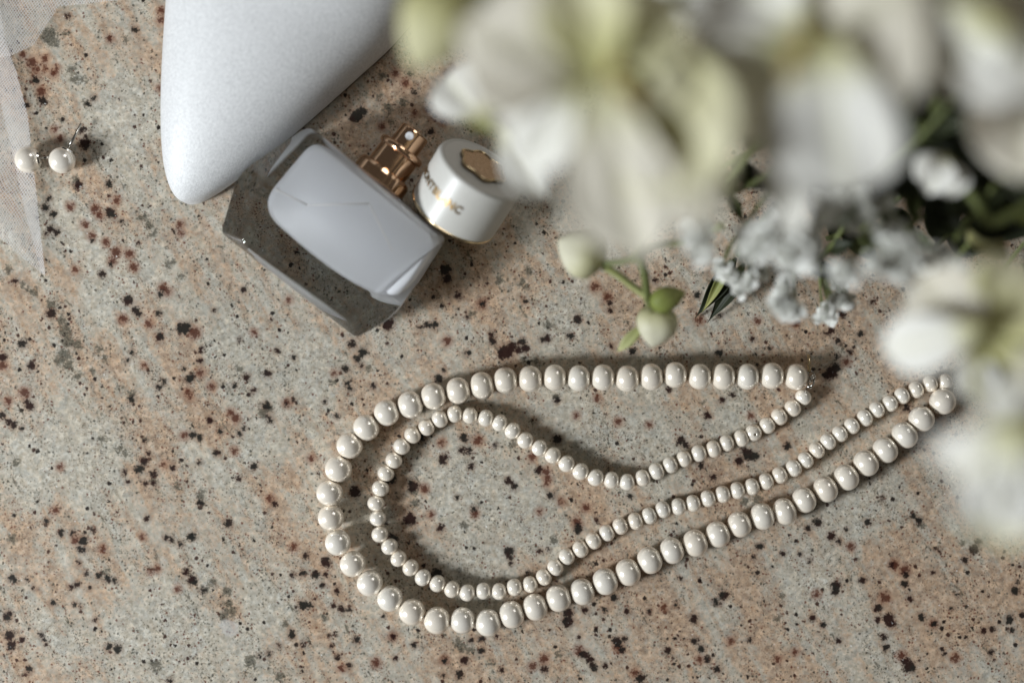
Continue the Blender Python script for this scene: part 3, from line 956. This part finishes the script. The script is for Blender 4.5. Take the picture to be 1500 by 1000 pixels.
# ================================================================== BOUQUET
def petal_mat(name, tip, base, k0=0.05, k1=0.55, transl=0.3):
    m = M(name)
    g = NT(m)
    t = g.attr('along')
    n = g.noise(g.coords(1000.), 0.25, 3, 0.6)
    f = g.step(g.math('ADD', t, g.math('MULTIPLY', g.math('SUBTRACT', n, .5), .25)), k0, k1)
    c = g.mix(f, base, tip)
    vein = g.math('SINE', g.math('ADD', g.math('MULTIPLY', g.attr('across'), 34.0), g.math('MULTIPLY', n, 4.0)))
    c = g.mix(g.step(vein, 0.2, 1.0, 0.0, 0.16), c, tuple(q * .72 for q in base))
    c = g.mix(g.step(g.attr('across'), 0.22, 0.0, 0.0, 0.30), c, base)
    b = g.n('ShaderNodeBsdfPrincipled')
    g.put(b.inputs['Base Color'], c); b.inputs['Roughness'].default_value = .55
    b.inputs['Specular IOR Level'].default_value = .3
    tl = g.n('ShaderNodeBsdfTranslucent'); g.put(tl.inputs[0], c)
    mx = g.n('ShaderNodeMixShader'); mx.inputs[0].default_value = transl
    g.t.links.new(b.outputs[0], mx.inputs[1]); g.t.links.new(tl.outputs[0], mx.inputs[2])
    g.t.links.new(mx.outputs[0], g.out.inputs[0])
    return m


WHITE_P = petal_mat('white_petal', (0.88, 0.87, 0.83), (0.62, 0.60, 0.30), .02, .35)
GREY_P = petal_mat('cream_petal', (0.82, 0.78, 0.68), (0.64, 0.62, 0.38), .02, .4)
YEL_P = petal_mat('yellow_green_petal', (0.76, 0.73, 0.53), (0.56, 0.54, 0.24), .1, .9)
BUD_P = petal_mat('cream_bud', (0.84, 0.81, 0.70), (0.62, 0.60, 0.36), .15, .8)
GBUD_P = petal_mat('green_bud', (0.42, 0.41, 0.16), (0.24, 0.28, 0.07), .1, .9)
LEAF_D = petal_mat('dark_leaf', (0.020, 0.026, 0.012), (0.032, 0.038, 0.014), 0, .8, .15)
LEAF_M = petal_mat('mid_leaf', (0.075, 0.095, 0.035), (0.12, 0.14, 0.05), 0, .8, .2)
STEM = petal_mat('green_stem', (0.15, 0.17, 0.055), (0.12, 0.14, 0.045), 0, 1, .05)
STEM_P = petal_mat('pale_stem', (0.42, 0.43, 0.20), (0.30, 0.32, 0.12), 0, 1, .05)
BABY = petal_mat('babys_breath_petal', (0.93, 0.93, 0.92), (0.85, 0.86, 0.78), 0, .3, .2)
ANTH = petal_mat('anther', (0.45, 0.24, 0.07), (0.4, 0.2, 0.05), 0, 1, 0)


def surf_attrs(me, al, ac):
    a = me.attributes.new('along', 'FLOAT', 'POINT'); a.data.foreach_set('value', al)
    b = me.attributes.new('across', 'FLOAT', 'POINT'); b.data.foreach_set('value', ac)


def petal(name, p0, p2, width, mat, parent, lift=0.004, cup=0.25, shape=0.9, skew=0.42, curl=0.0, ruffle=0.05, th=0.0004, nu=18, nv=18, up=None):
    """p0 base and p2 tip are world points, width in metres"""
    p0, p2 = Vector(p0), Vector(p2)
    L = (p2 - p0).length
    up = Vector(up) if up else Vector((0, 0, 1))
    d = (p2 - p0).normalized()
    nrm = (up - d * up.dot(d)).normalized()
    side = d.cross(nrm)
    p1 = (p0 + p2) / 2 + nrm * lift * 2
    ph = rnd.uniform(0, 6)
    vs, fs, al, ac = [], [], [], []
    for layer in (0, 1):
        for i in range(nu + 1):
            t = i / nu
            c = p0 * (1 - t) ** 2 + p1 * 2 * t * (1 - t) + p2 * t * t
            e = t ** (math.log(.5) / math.log(1 - skew))    # widest point
            w = width * .5 * max(0.02, math.sin(math.pi * min(max(e, 0.0), 1.0))) ** shape
            w = max(w, width * .5 * .16 * (1 - t) if t < .3 else width * .02)
            for j in range(nv + 1):
                s = j / nv * 2 - 1
                z = cup * w * (s * s) - .13 * w * math.exp(-(s / .16) ** 2) * math.sin(math.pi * t) + .035 * w * math.sin(s * 9 + ph) * math.sin(math.pi * t) + curl * width * (t ** 3) + ruffle * width * math.sin(s * 5 + t * 7 + ph) * t * abs(s)
                p = c + side * (w * s) + nrm * (z - layer * th)
                vs.append(p); al.append(t); ac.append(abs(s))
    N = (nu + 1) * (nv + 1)
    for i in range(nu):
        for j in range(nv):
            a = i * (nv + 1) + j
            fs.append((a, a + nv + 1, a + nv + 2, a + 1))
            fs.append((N + a, N + a + 1, N + a + nv + 2, N + a + nv + 1))
    for i in range(nu):
        for j in (0, nv):
            a = i * (nv + 1) + j; b = a + nv + 1
            fs.append((a, N + a, N + b, b) if j == 0 else (a, b, N + b, N + a))
    for i in (0, nu):
        for j in range(nv):
            a = i * (nv + 1) + j
            fs.append((a, a + 1, N + a + 1, N + a) if i == 0 else (a, N + a, N + a + 1, a + 1))
    o = mesh(name, vs, fs, mat, parent)
    surf_attrs(o.data, al, ac)
    return o


def ovoid(name, p0, p2, width, mat, parent, n=28, m=22, lobes=3, deep=.13, blunt=.75):
    """bud with shallow seams; tip at p2"""
    p0, p2 = Vector(p0), Vector(p2)
    x, y, a = frame(p2 - p0)
    L = (p2 - p0).length
    vs, fs, al, ac = [], [], [], []
    for i in range(m + 1):
        t = i / m
        r = width / 2 * max(.03, math.sin(math.pi * t ** blunt)) ** .7
        for k in range(n):
            q = 2 * math.pi * k / n
            rr = r * (1 - deep * (1 - abs(math.sin(lobes * q / 2 + t * 1.2)) ** .5))
            vs.append(p0 + a * (L * t) + (x * math.cos(q) + y * math.sin(q)) * rr)
            al.append(t); ac.append(0)
    for i in range(m):
        for k in range(n):
            k2 = (k + 1) % n
            fs.append((i * n + k, i * n + k2, (i + 1) * n + k2, (i + 1) * n + k))
    fs.append(tuple(reversed(range(n)))); fs.append(tuple(range(m * n, (m + 1) * n)))
    o = mesh(name, vs, fs, mat, parent)
    surf_attrs(o.data, al, ac)
    return o


def stem(name, pts, r, mat, parent):
    p = [at(*q) for q in pts]
    out = [p[0]]
    for i in range(len(p) - 1):                      # Catmull-Rom through the points
        a = p[max(i - 1, 0)]; b = p[i]; c = p[i + 1]; d = p[min(i + 2, len(p) - 1)]
        for k in range(1, 7):
            t = k / 6
            out.append(.5 * ((2 * b) + (c - a) * t + (2 * a - 5 * b + 4 * c - d) * t * t + (3 * b - a - 3 * c + d) * t ** 3))
    vs, fs = tube_geo(out, r, 8)
    o = mesh(name, vs, fs, mat, parent)
    m = len(out)
    surf_attrs(o.data, [i / (m - 1) for i in range(m) for _ in range(8)], [0] * (m * 8))
    return o


def flower(name, label, cen, petals, cat='flower', anth=(), stempts=None, group=None, stemr=.0013):
    root = empty(name, at(*cen), label, cat, group)
    for p in petals:
        base, tip, w, mat = p[:4]
        kw = dict(p[4]) if len(p) > 4 else {}
        kw.setdefault('up', (-0.28, -0.12, 1.0))
        petal('petal', at(*base), at(*tip), w, mat, root, **kw)
    for i, (b, t) in enumerate(anth):
        tube('stamen', bez(at(*b), at(*b).lerp(at(*t), .5) + Vector((0, 0, .002)), at(*t), 6), .0005, YEL_P, root, 6)
        ovoid('anther', at(*t), at(t[0] + 14, t[1] + 10, t[2]), .0022, ANTH, root, 12, 8, 1, 0)
    if stempts: stem('stem', stempts, stemr, STEM, root)
    return root


W, G_, Y_ = WHITE_P, GREY_P, YEL_P
flower('lily_flower', 'large white lily with a yellow-green throat hanging over the perfume cap', (880, 110, .150), [
    ((870, 110, .150), (672, 40, .152), .029, G_, dict(cup=.12, lift=.003)),
    ((880, 125, .156), (935, 378, .142), .0235, G_, dict(cup=.15, lift=.002, shape=.6)),
    ((860, 120, .150), (770, 262, .138), .011, W, dict(cup=.3, lift=.003)),
    ((905, 100, .142), (1062, 258, .158), .030, Y_, dict(cup=.1, lift=.002, shape=.6, up=(-.5, -.1, 1))),
    ((880, 120, .153), (845, -60, .158), .020, Y_, dict(cup=.4, lift=.002)),
    ((895, 110, .150), (985, -10, .152), .020, Y_, dict(cup=.3, lift=.003)),
    ((850, 130, .146), (745, 215, .136), .018, W, dict(cup=.2, lift=.003)),
    ((890, 120, .145), (1010, 130, .156), .016, Y_, dict(cup=.2, lift=.003)),
    ((960, 170, .128), (1045, 325, .130), .022, G_, dict(cup=.1, lift=.002, shape=.6, up=(-.45, -.2, 1))),
    ((860, 130, .140), (800, 230, .120), .012, W, dict(cup=.3)),
], anth=[((880, 115, .150), (905, 130, .160)), ((880, 115, .150), (925, 140, .156)), ((880, 110, .150), (895, 95, .160))],
    stempts=[(880, 110, .146), (960, 20, .125), (1200, -120, .11), (1600, -300, .10)])
flower('small_lily_flower', 'smaller white flower with green calyx just above the cap', (715, 178, .085), [
    ((712, 178, .085), (655, 108, .080), .0150, W, dict(cup=.25, lift=.004, shape=.6)),
    ((724, 178, .090), (800, 292, .080), .0105, W, dict(cup=.25, lift=.004)),
    ((718, 170, .086), (770, 108, .085), .013, W, dict(cup=.25, lift=.004, shape=.7)),
    ((716, 192, .090), (706, 168, .098), .0060, GBUD_P, dict(cup=.3, lift=.001)),
], stempts=[(716, 176, .083), (770, 90, .10), (900, -60, .11), (1500, -300, .10)])
flower('broad_lily_flower', 'large white lily with broad round petal and yellow stamens, top right of centre', (1175, 60, .155), [
    ((1205, 55, .160), (1240, 284, .142), .0262, W, dict(cup=.12, lift=.005, shape=.5)),
    ((1165, 70, .156), (1040, 165, .140), .027, W, dict(cup=.2, lift=.004, shape=.7)),
    ((1150, 100, .140), (1160, 345, .115), .0105, W, dict(cup=.3, lift=.003, shape=.6)),
    ((1190, 70, .146), (1345, -20, .162), .040, G_, dict(cup=.15, lift=.004, shape=.6)),
    ((1175, 60, .154), (1070, -40, .146), .030, W, dict(cup=.15, lift=.004)),
    ((1160, 80, .150), (1175, 120, .158), .0075, Y_, dict(cup=.3, lift=.001)),
], anth=[((1170, 60, .152), (1160, 75, .163)), ((1170, 60, .152), (1172, 50, .166)), ((1170, 60, .152), (1150, 100, .160))],
    stempts=[(1180, 60, .148), (1260, -60, .12), (1400, -160, .11), (1700, -300, .10)])
flower('cupped_lily_flower', 'cupped white lily with a beige centre in the top right corner', (1445, 30, .160), [
    ((1450, 20, .166), (1372, 132, .150), .030, W, dict(cup=-.25, lift=.002, shape=.5)),
    ((1455, 30, .146), (1535, 130, .166), .026, W, dict(cup=.4, lift=.002, shape=.55)),
    ((1440, 10, .148), (1330, -30, .160), .022, W, dict(cup=.35, lift=.002)),
    ((1450, 0, .150), (1520, -90, .160), .026, G_, dict(cup=.2, lift=.002)),
    ((1440, 60, .152), (1450, -20, .158), .0150, G_, dict(cup=.3, lift=.003)),
], anth=[((1450, 20, .150), (1440, 40, .160)), ((1450, 20, .150), (1462, 25, .160))],
    stempts=[(1450, 20, .146), (1540, -60, .12), (1700, -200, .10)])
flower('pale_lily_flower', 'pale grey-beige drooping lily petals at the right edge, under the corner lily', (1500, 150, .130), [
    ((1480, 100, .124), (1505, 262, .134), .022, G_, dict(cup=.15, lift=.003, shape=.6)),
    ((1520, 110, .128), (1590, 200, .130), .022, G_, dict(cup=.2)),
    ((1480, 110, .125), (1430, 205, .125), .010, G_, dict(cup=.2)),
], stempts=[(1505, 110, .124), (1600, 0, .10), (1750, -150, .09)])
flower('snowdrop_flower', 'small blurred white bell flower on a pale stalk inside the dark leaves', (1372, 245, .085), [
    ((1385, 225, .085), (1360, 285, .085), .0105, W, dict(cup=.3, lift=.003)),
    ((1388, 228, .084), (1398, 290, .082), .009, W, dict(cup=.3, lift=.003)),
    ((1385, 225, .085), (1340, 262, .083), .008, W, dict(cup=.3, lift=.003)),
], stempts=[(1388, 228, .083), (1430, 295, .08), (1470, 320, .085), (1640, 200, .08)])
flower('trailing_lily_flower', 'white lily with pale spreading petals above the right end of the necklace', (1425, 490, .120), [
    ((1440, 480, .128), (1292, 512, .112), .0140, W, dict(cup=.12, lift=.003, shape=.7)),
    ((1435, 505, .120), (1345, 410, .112), .0210, G_, dict(cup=.15, lift=.003, shape=.6)),
    ((1425, 500, .116), (1428, 585, .112), .0100, W, dict(cup=.15, lift=.003, shape=.8)),
    ((1430, 490, .118), (1500, 580, .112), .0180, Y_, dict(cup=.2, lift=.003)),
    ((1430, 490, .118), (1530, 400, .122), .0240, Y_, dict(cup=.2, lift=.003)),
], stempts=[(1435, 490, .114), (1500, 470, .10), (1620, 350, .09)])
flower('hanging_lily_flower', 'most blurred white lily with yellowish tip, low at the right edge', (1465, 650, .165), [
    ((1500, 625, .172), (1400, 695, .150), .0190, W, dict(cup=.12, lift=.004, shape=.55)),
    ((1488, 640, .168), (1452, 775, .155), .0170, W, dict(cup=.15, lift=.004, shape=.6)),
    ((1490, 640, .163), (1560, 730, .165), .0200, W, dict(cup=.15, lift=.004)),
    ((1495, 620, .163), (1440, 575, .163), .0110, W, dict(cup=.2, lift=.003)),
    ((1500, 620, .163), (1580, 570, .165), .0240, G_, dict(cup=.15, lift=.003)),
    ((1475, 690, .158), (1466, 800, .155), .0170, Y_, dict(cup=.2, lift=.002)),
], stempts=[(1490, 630, .158), (1600, 520, .12), (1700, 300, .09)])
flower('top_bloom', 'white petals cut off by the top edge between the two largest lilies', (1010, -30, .120), [
    ((1030, -40, .120), (985, 30, .118), .014, W, dict(cup=.2)),
    ((1010, -40, .120), (1080, 40, .118), .015, W, dict(cup=.2)),
    ((1020, -50, .120), (1020, -110, .118), .016, W, dict(cup=.2)),
], stempts=[(1015, -40, .116), (1100, -140, .11), (1500, -300, .10)])


def bud(name, label, p0, p2, w, mat, stempts=None, sr=.0011, sm=None, calyx=True, group=None):
    root = empty(name, at(*p0), label, 'flower bud', group)
    ovoid('bud_petals', at(*p0), at(*p2), w, mat, root)
    if calyx:
        a, b = at(*p0), at(*p2)
        for k in range(3):
            x, y, ax = frame(b - a)
            q = 2 * math.pi * k / 3 + .6
            dd = x * math.cos(q) + y * math.sin(q)
            petal('sepal', a, a.lerp(b, .45) + dd * w * .45, w * .45, GBUD_P, root, lift=.001, up=dd, nu=6, nv=4)
    if stempts: stem('stem', stempts, sr, sm or STEM, root)
    return root


bud('lily_bud', 'big pale yellow-green bud overlapping the shoe at the top edge', (672, -22, .128), (604, 100, .128), .0180, YEL_P,
    [(672, -22, .128), (740, -90, .12), (900, -200, .11), (1500, -400, .1)], sm=STEM_P)
bud('lily_bud', 'olive bud close behind the big pale bud at the top edge', (700, -40, .120), (662, 82, .120), .0115, GBUD_P,
    [(700, -40, .12), (800, -120, .115), (1400, -400, .1)], sm=STEM_P)
bud('freesia_bud', 'plump cream bud at the end of the forked green stalk, left of its fork', (884, 388, .040), (818, 352, .040), .0143, BUD_P,
    [(884, 390, .040), (905, 402, .039), (928, 420, .037), (948, 434, .036)], sm=STEM_P)
bud('freesia_bud', 'cream bud hanging lowest, just above the upper row of large pearls', (968, 448, .034), (955, 508, .033), .0122, BUD_P,
    [(968, 448, .034), (950, 436, .036), (945, 405, .040), (940, 372, .045), (960, 330, .07), (1060, 220, .09), (1300, -60, .09)], sr=.0012)
bud('freesia_bud', 'olive green pointed bud lying to the right of the stalk fork', (952, 446, .038), (1004, 428, .038), .0075, GBUD_P,
    [(952, 446, .038), (948, 438, .037)], calyx=False)
r_ = empty('bract', at(912, 510, .030), 'thin pale green stalk tip pointing down left beside the lowest cream bud', 'stalk')
petal('blade', at(948, 470, .032), at(905, 514, .030), .0034, STEM_P, r_, lift=.001, nu=8, nv=4)
stem('stem', [(949, 468, .0318), (950, 440, .0352), (946, 405, .0385)], .0007, STEM_P, r_)
r_ = empty('side_stalk', at(1000, 352, .045), 'short pale green stalk crossing toward the white florets', 'stalk')
stem('stem', [(925, 384, .042), (960, 362, .044), (1012, 352, .046), (1060, 330, .05)], .0010, STEM_P, r_)
r_ = empty('side_stalk', at(900, 402, .040), 'green stalk joining the plump cream bud to the flower above', 'stalk')
stem('stem', [(884, 386, .042), (925, 380, .05), (950, 350, .06), (1020, 280, .08)], .0009, STEM, r_)
for i, (a, b, w, lab) in enumerate([
        ((1010, 285, .05), (1030, 255, .052), .0075, 'small yellow-green bud nearest the big grey petal'),
        ((1060, 285, .045), (1075, 250, .047), .0070, 'small green bud beside the dark twig, right of another'),
        ((1420, 330, .06), (1475, 375, .06), .0080, 'yellow-green bud surrounded by dark leaves at the right'),
        ((1490, 290, .07), (1530, 330, .07), .0100, 'yellow-green bud cut by the right edge')]):
    bud('green_bud', lab, a, b, w, GBUD_P if i % 2 else YEL_P, [a, (a[0] + 40, a[1] - 60, a[2] + .01), (a[0] + 260, a[1] - 330, a[2] + .03)], sm=STEM, sr=.0008,
        calyx=False)

# sharp narrow bracts touching the stone
r_ = empty('leaf_tip', at(1050, 425, 0), 'sharp dark green pointed leaf tips touching the granite below the florets', 'leaf')
petal('blade', at(1078, 378, .012), at(1018, 466, .0012), .0058, LEAF_D, r_, lift=.0022, cup=.6, shape=1.5, skew=.66, nu=18)
petal('blade', at(1070, 380, .014), at(1028, 458, .004), .0030, GBUD_P, r_, lift=.0026, cup=.6, shape=1.4, skew=.66, nu=18)
petal('blade', at(1090, 386, .012), at(1036, 473, .0012), .0056, LEAF_D, r_, lift=.0020, cup=.6, shape=1.5, skew=.66, nu=18)
stem('stem', [(1082, 374, .013), (1110, 330, .03), (1200, 230, .06)], .0009, STEM, r_)


# ---- baby's breath
def floret_mesh(seed, R=.0027):
    r2 = random.Random(seed)
    vs, fs, al = [], [], []
    for k in range(13):
        ph = r2.uniform(0, 6.28); el = r2.uniform(.1, 1.45)
        d = Vector((math.cos(ph) * math.cos(el), math.sin(ph) * math.cos(el), math.sin(el)))
        x, y, a = frame(d, Vector((.3, .2, .9)))
        w = R * r2.uniform(.35, .5)
        L = R * r2.uniform(.75, 1.05)
        b = len(vs)
        pts = [Vector((0, 0, 0)), d * L * .55 + x * w, d * L + x * w * .6 + y * w * .4, d * L + y * w * .5, d * L - x * w * .6 + y * w * .4, d * L * .55 - x * w]
        vs += pts; al += [0, .6, 1, 1, 1, .6]
        fs += [(b, b + 1, b + 2, b + 3), (b, b + 3, b + 4, b + 5)]
    me = bpy.data.meshes.new('floret')
    me.from_pydata(vs, [], fs); me.update()
    surf_attrs(me, al, [0] * len(al))
    me.materials.append(BABY)
    me.polygons.foreach_set('use_smooth', [True] * len(me.polygons))
    return me


FL = [floret_mesh(i) for i in range(6)]
sprigs = [
    ('loose sprig of tiny white florets nearest the plump cream bud', (1000, 300, .05), [(1030, 352), (1034, 366), (1024, 342), (1038, 330), (1030, 318)], .052, 1.6),
    ("baby's breath sprig over the sharp green leaf tips", (1090, 330, .04), [(1068, 400), (1080, 408), (1092, 415), (1100, 402), (1112, 396), (1060, 396), (1085, 422)], .026, 1.15),
    ("dense white baby's breath clump below the broad lily", (1150, 300, .06), [(1100, 345), (1112, 352), (1124, 348), (1108, 360), (1158, 350), (1172, 362), (1160, 376), (1178, 376), (1186, 352), (1168, 338), (1140, 330)], .055, 1.7),
    ("baby's breath sprig hanging lowest, straight above the small clasp", (1160, 370, .03), [(1150, 430), (1144, 440), (1156, 444), (1164, 452), (1150, 452), (1146, 420)], .034, 1.25),
    ("small floret pair of baby's breath left of the pale spreading lily", (1200, 380, .03), [(1216, 455), (1240, 436), (1222, 462), (1246, 442), (1204, 462), (1233, 412), (1226, 440)], .022, 1.1),
    ("wide baby's breath sprig between dense clump and spreading lily", (1260, 340, .05), [(1236, 396), (1248, 404), (1290, 384), (1302, 392), (1316, 380), (1330, 396), (1310, 366), (1340, 372), (1326, 362)], .060, 1.35),
    ("baby's breath sprig behind the spreading lily, toward the right edge", (1400, 380, .05), [(1360, 385), (1380, 398), (1395, 380), (1412, 395), (1372, 415), (1350, 430), (1402, 420), (1425, 410), (1388, 365)], .050, 1.4),
    ("sharp little white baby's breath cluster right of the spreading lily", (1430, 440, .02), [(1424, 486), (1432, 492), (1420, 494), (1430, 482), (1438, 488), (1416, 455), (1422, 450), (1500, 470), (1490, 520)], .010, .9),
    ("tiny sharp white floret near the top edge between the lilies", (970, 30, .01), [(972, 44), (980, 50), (968, 50)], .004, .8),
    ("baby's breath florets among the dark leaves under the broad lily", (1260, 260, .05), [(1210, 300), (1224, 322), (1240, 300), (1255, 330), (1275, 310), (1290, 340), (1300, 300), (1200, 330), (1320, 330), (1262, 285), (1340, 350)], .050, 1.1),
]
for label, root_px, pts, z, s_ in sprigs:
    root = empty('babys_breath_sprig', at(*root_px), label, 'flower sprig', "baby's breath sprigs in the bouquet")
    org = root.location.copy()
    vs_all, fs_all, al_all = [], [], []
    hub = at(*root_px)
    for i, (x, y) in enumerate(pts):
        for rep in range(3 if s_ > 1.0 else 2):
            zz = max(.003, z * 1.45 + rnd.uniform(-.010, .010) * min(1, z / .03))
            p = at(x + rnd.uniform(-7, 7) * (rep > 0), y + rnd.uniform(-7, 7) * (rep > 0), zz)
            o = bpy.data.objects.new('floret', rnd.choice(FL)); COL.objects.link(o)
            o.parent = root; o.location = p - org
            sc_ = s_ * rnd.uniform(.75, 1.15)
            o.scale = (sc_,) * 3
            qd = Vector((0, 0, 1)).rotation_difference(Vector((-.75 + rnd.uniform(-.4, .4), -.3 + rnd.uniform(-.4, .4), .75)).normalized())
            o.rotation_euler = (qd @ Quaternion((0, 0, 1), rnd.uniform(0, 6.28))).to_euler()
            mid = hub.lerp(p, .6) + Vector((rnd.uniform(-.002, .002), rnd.uniform(-.002, .002), -.003 if z > .02 else 0))
            mid.z = max(mid.z, .001)
            v, f = tube_geo(bez(hub, mid, p, 5), .00022, 4)
            b = len(vs_all); vs_all += v; fs_all += [tuple(q + b for q in ff) for ff in f]
    v, f = tube_geo(bez(hub, hub + Vector((.02, .03, .02)), at(root_px[0] + 350, root_px[1] - 450, .085), 8), .0006, 5)
    b = len(vs_all); vs_all += v; fs_all += [tuple(q + b for q in ff) for ff in f]
    o = mesh('stalks', vs_all, fs_all, STEM, root)
    surf_attrs(o.data, [.5] * len(vs_all), [0] * len(vs_all))


# ---- leafy sprigs filling the bouquet
def leafy(label, pts, z0, z1, n, L, wd, mat, seed):
    r2 = random.Random(seed)
    P = [at(x, y, z0 + (z1 - z0) * i / (len(pts) - 1)) for i, (x, y) in enumerate(pts)]
    root = empty('leafy_sprig', P[-1], label, 'foliage', 'leafy sprigs in the bouquet')
    stem('stem', [(x, y, z0 + (z1 - z0) * i / (len(pts) - 1)) for i, (x, y) in enumerate(pts)], .0008, STEM, root)
    for i in range(n):
        t = (i + .5) / n * (len(P) - 1)
        k = min(int(t), len(P) - 2)
        b = P[k].lerp(P[k + 1], t - k)
        d = (P[k + 1] - P[k]).normalized()
        s = d.cross(Vector((0, 0, 1))).normalized() * (1 if i % 2 else -1)
        q = (d * -r2.uniform(.2, .9) + s * r2.uniform(.5, 1) + Vector((0, 0, r2.uniform(-.35, .35)))).normalized()
        tip = b + q * L * r2.uniform(.7, 1.2)
        tip.z = max(tip.z, .004)
        petal('leaf', b, tip, wd * r2.uniform(.8, 1.2), mat, root, lift=L * r2.uniform(-.06, .15), cup=.3, shape=1.1, skew=.58, nu=8, nv=6,
              up=(r2.uniform(-.5, .5), r2.uniform(-.5, .5), 1))


leafy('dark leafy sprig between the two big lilies', [(1250, 60), (1190, 150), (1140, 200), (1060, 245)], .09, .035, 9, .014, .006, LEAF_D, 1)
leafy('dark leafy sprig under the broad round petal', [(1420, 120), (1330, 220), (1250, 285), (1190, 330)], .09, .045, 12, .014, .0065, LEAF_D, 2)
leafy('dark leafy sprig right of the broad round petal', [(1480, 60), (1400, 120), (1350, 180), (1320, 250)], .10, .06, 12, .016, .008, LEAF_D, 3)
leafy('dark leafy sprig along the right edge above the yellow-green bud', [(1600, 140), (1520, 220), (1450, 280), (1400, 350)], .10, .06, 14, .018, .009, LEAF_D, 4)
leafy('mid green sprig behind the spreading lily at the right edge', [(1640, 300), (1540, 380), (1490, 420), (1440, 480)], .08, .02, 12, .014, .006, LEAF_M, 5)
leafy('mid green sprig under the small white bell flower', [(1480, 200), (1400, 280), (1330, 330), (1260, 370)], .07, .04, 12, .013, .005, LEAF_M, 6)
leafy('dark sprig reaching down to the dense floret clump', [(1320, 200), (1260, 290), (1210, 370), (1160, 400)], .06, .02, 10, .012, .005, LEAF_D, 7)
leafy('dark sprig below the corner lily', [(1580, 60), (1500, 190), (1440, 220), (1380, 260)], .11, .05, 14, .018, .009, LEAF_D, 8)
leafy('mid green sprig reaching over the small green buds', [(1240, 120), (1150, 230), (1080, 280), (1010, 290)], .07, .03, 9, .010, .004, LEAF_M, 9)
leafy('dark sprig at the lower right edge under the blurred lily', [(1660, 420), (1560, 480), (1500, 510), (1470, 540)], .06, .02, 8, .013, .006, LEAF_M, 10)

leafy('dark tangle of leaves added to darken the gap between the round petal and the corner lily', [(1470, 40), (1400, 160), (1370, 210), (1330, 300)], .05, .03, 16, .018, .010, LEAF_D, 21)  # low dark leaves added from here to deepen the shade behind the flowers
leafy('dark low leaves added to darken the stone under the small white bell flower', [(1600, 180), (1500, 260), (1430, 310), (1370, 360)], .04, .02, 16, .018, .010, LEAF_D, 22)
leafy('low dark leaves added to darken the stone between the floret clump and the bell flower', [(1500, 120), (1360, 250), (1280, 320), (1210, 350)], .03, .015, 14, .013, .006, LEAF_D, 23)
leafy('low leaves along the right edge beneath the spreading lily', [(1700, 300), (1580, 400), (1520, 450), (1460, 500)], .04, .015, 12, .013, .006, LEAF_M, 24)
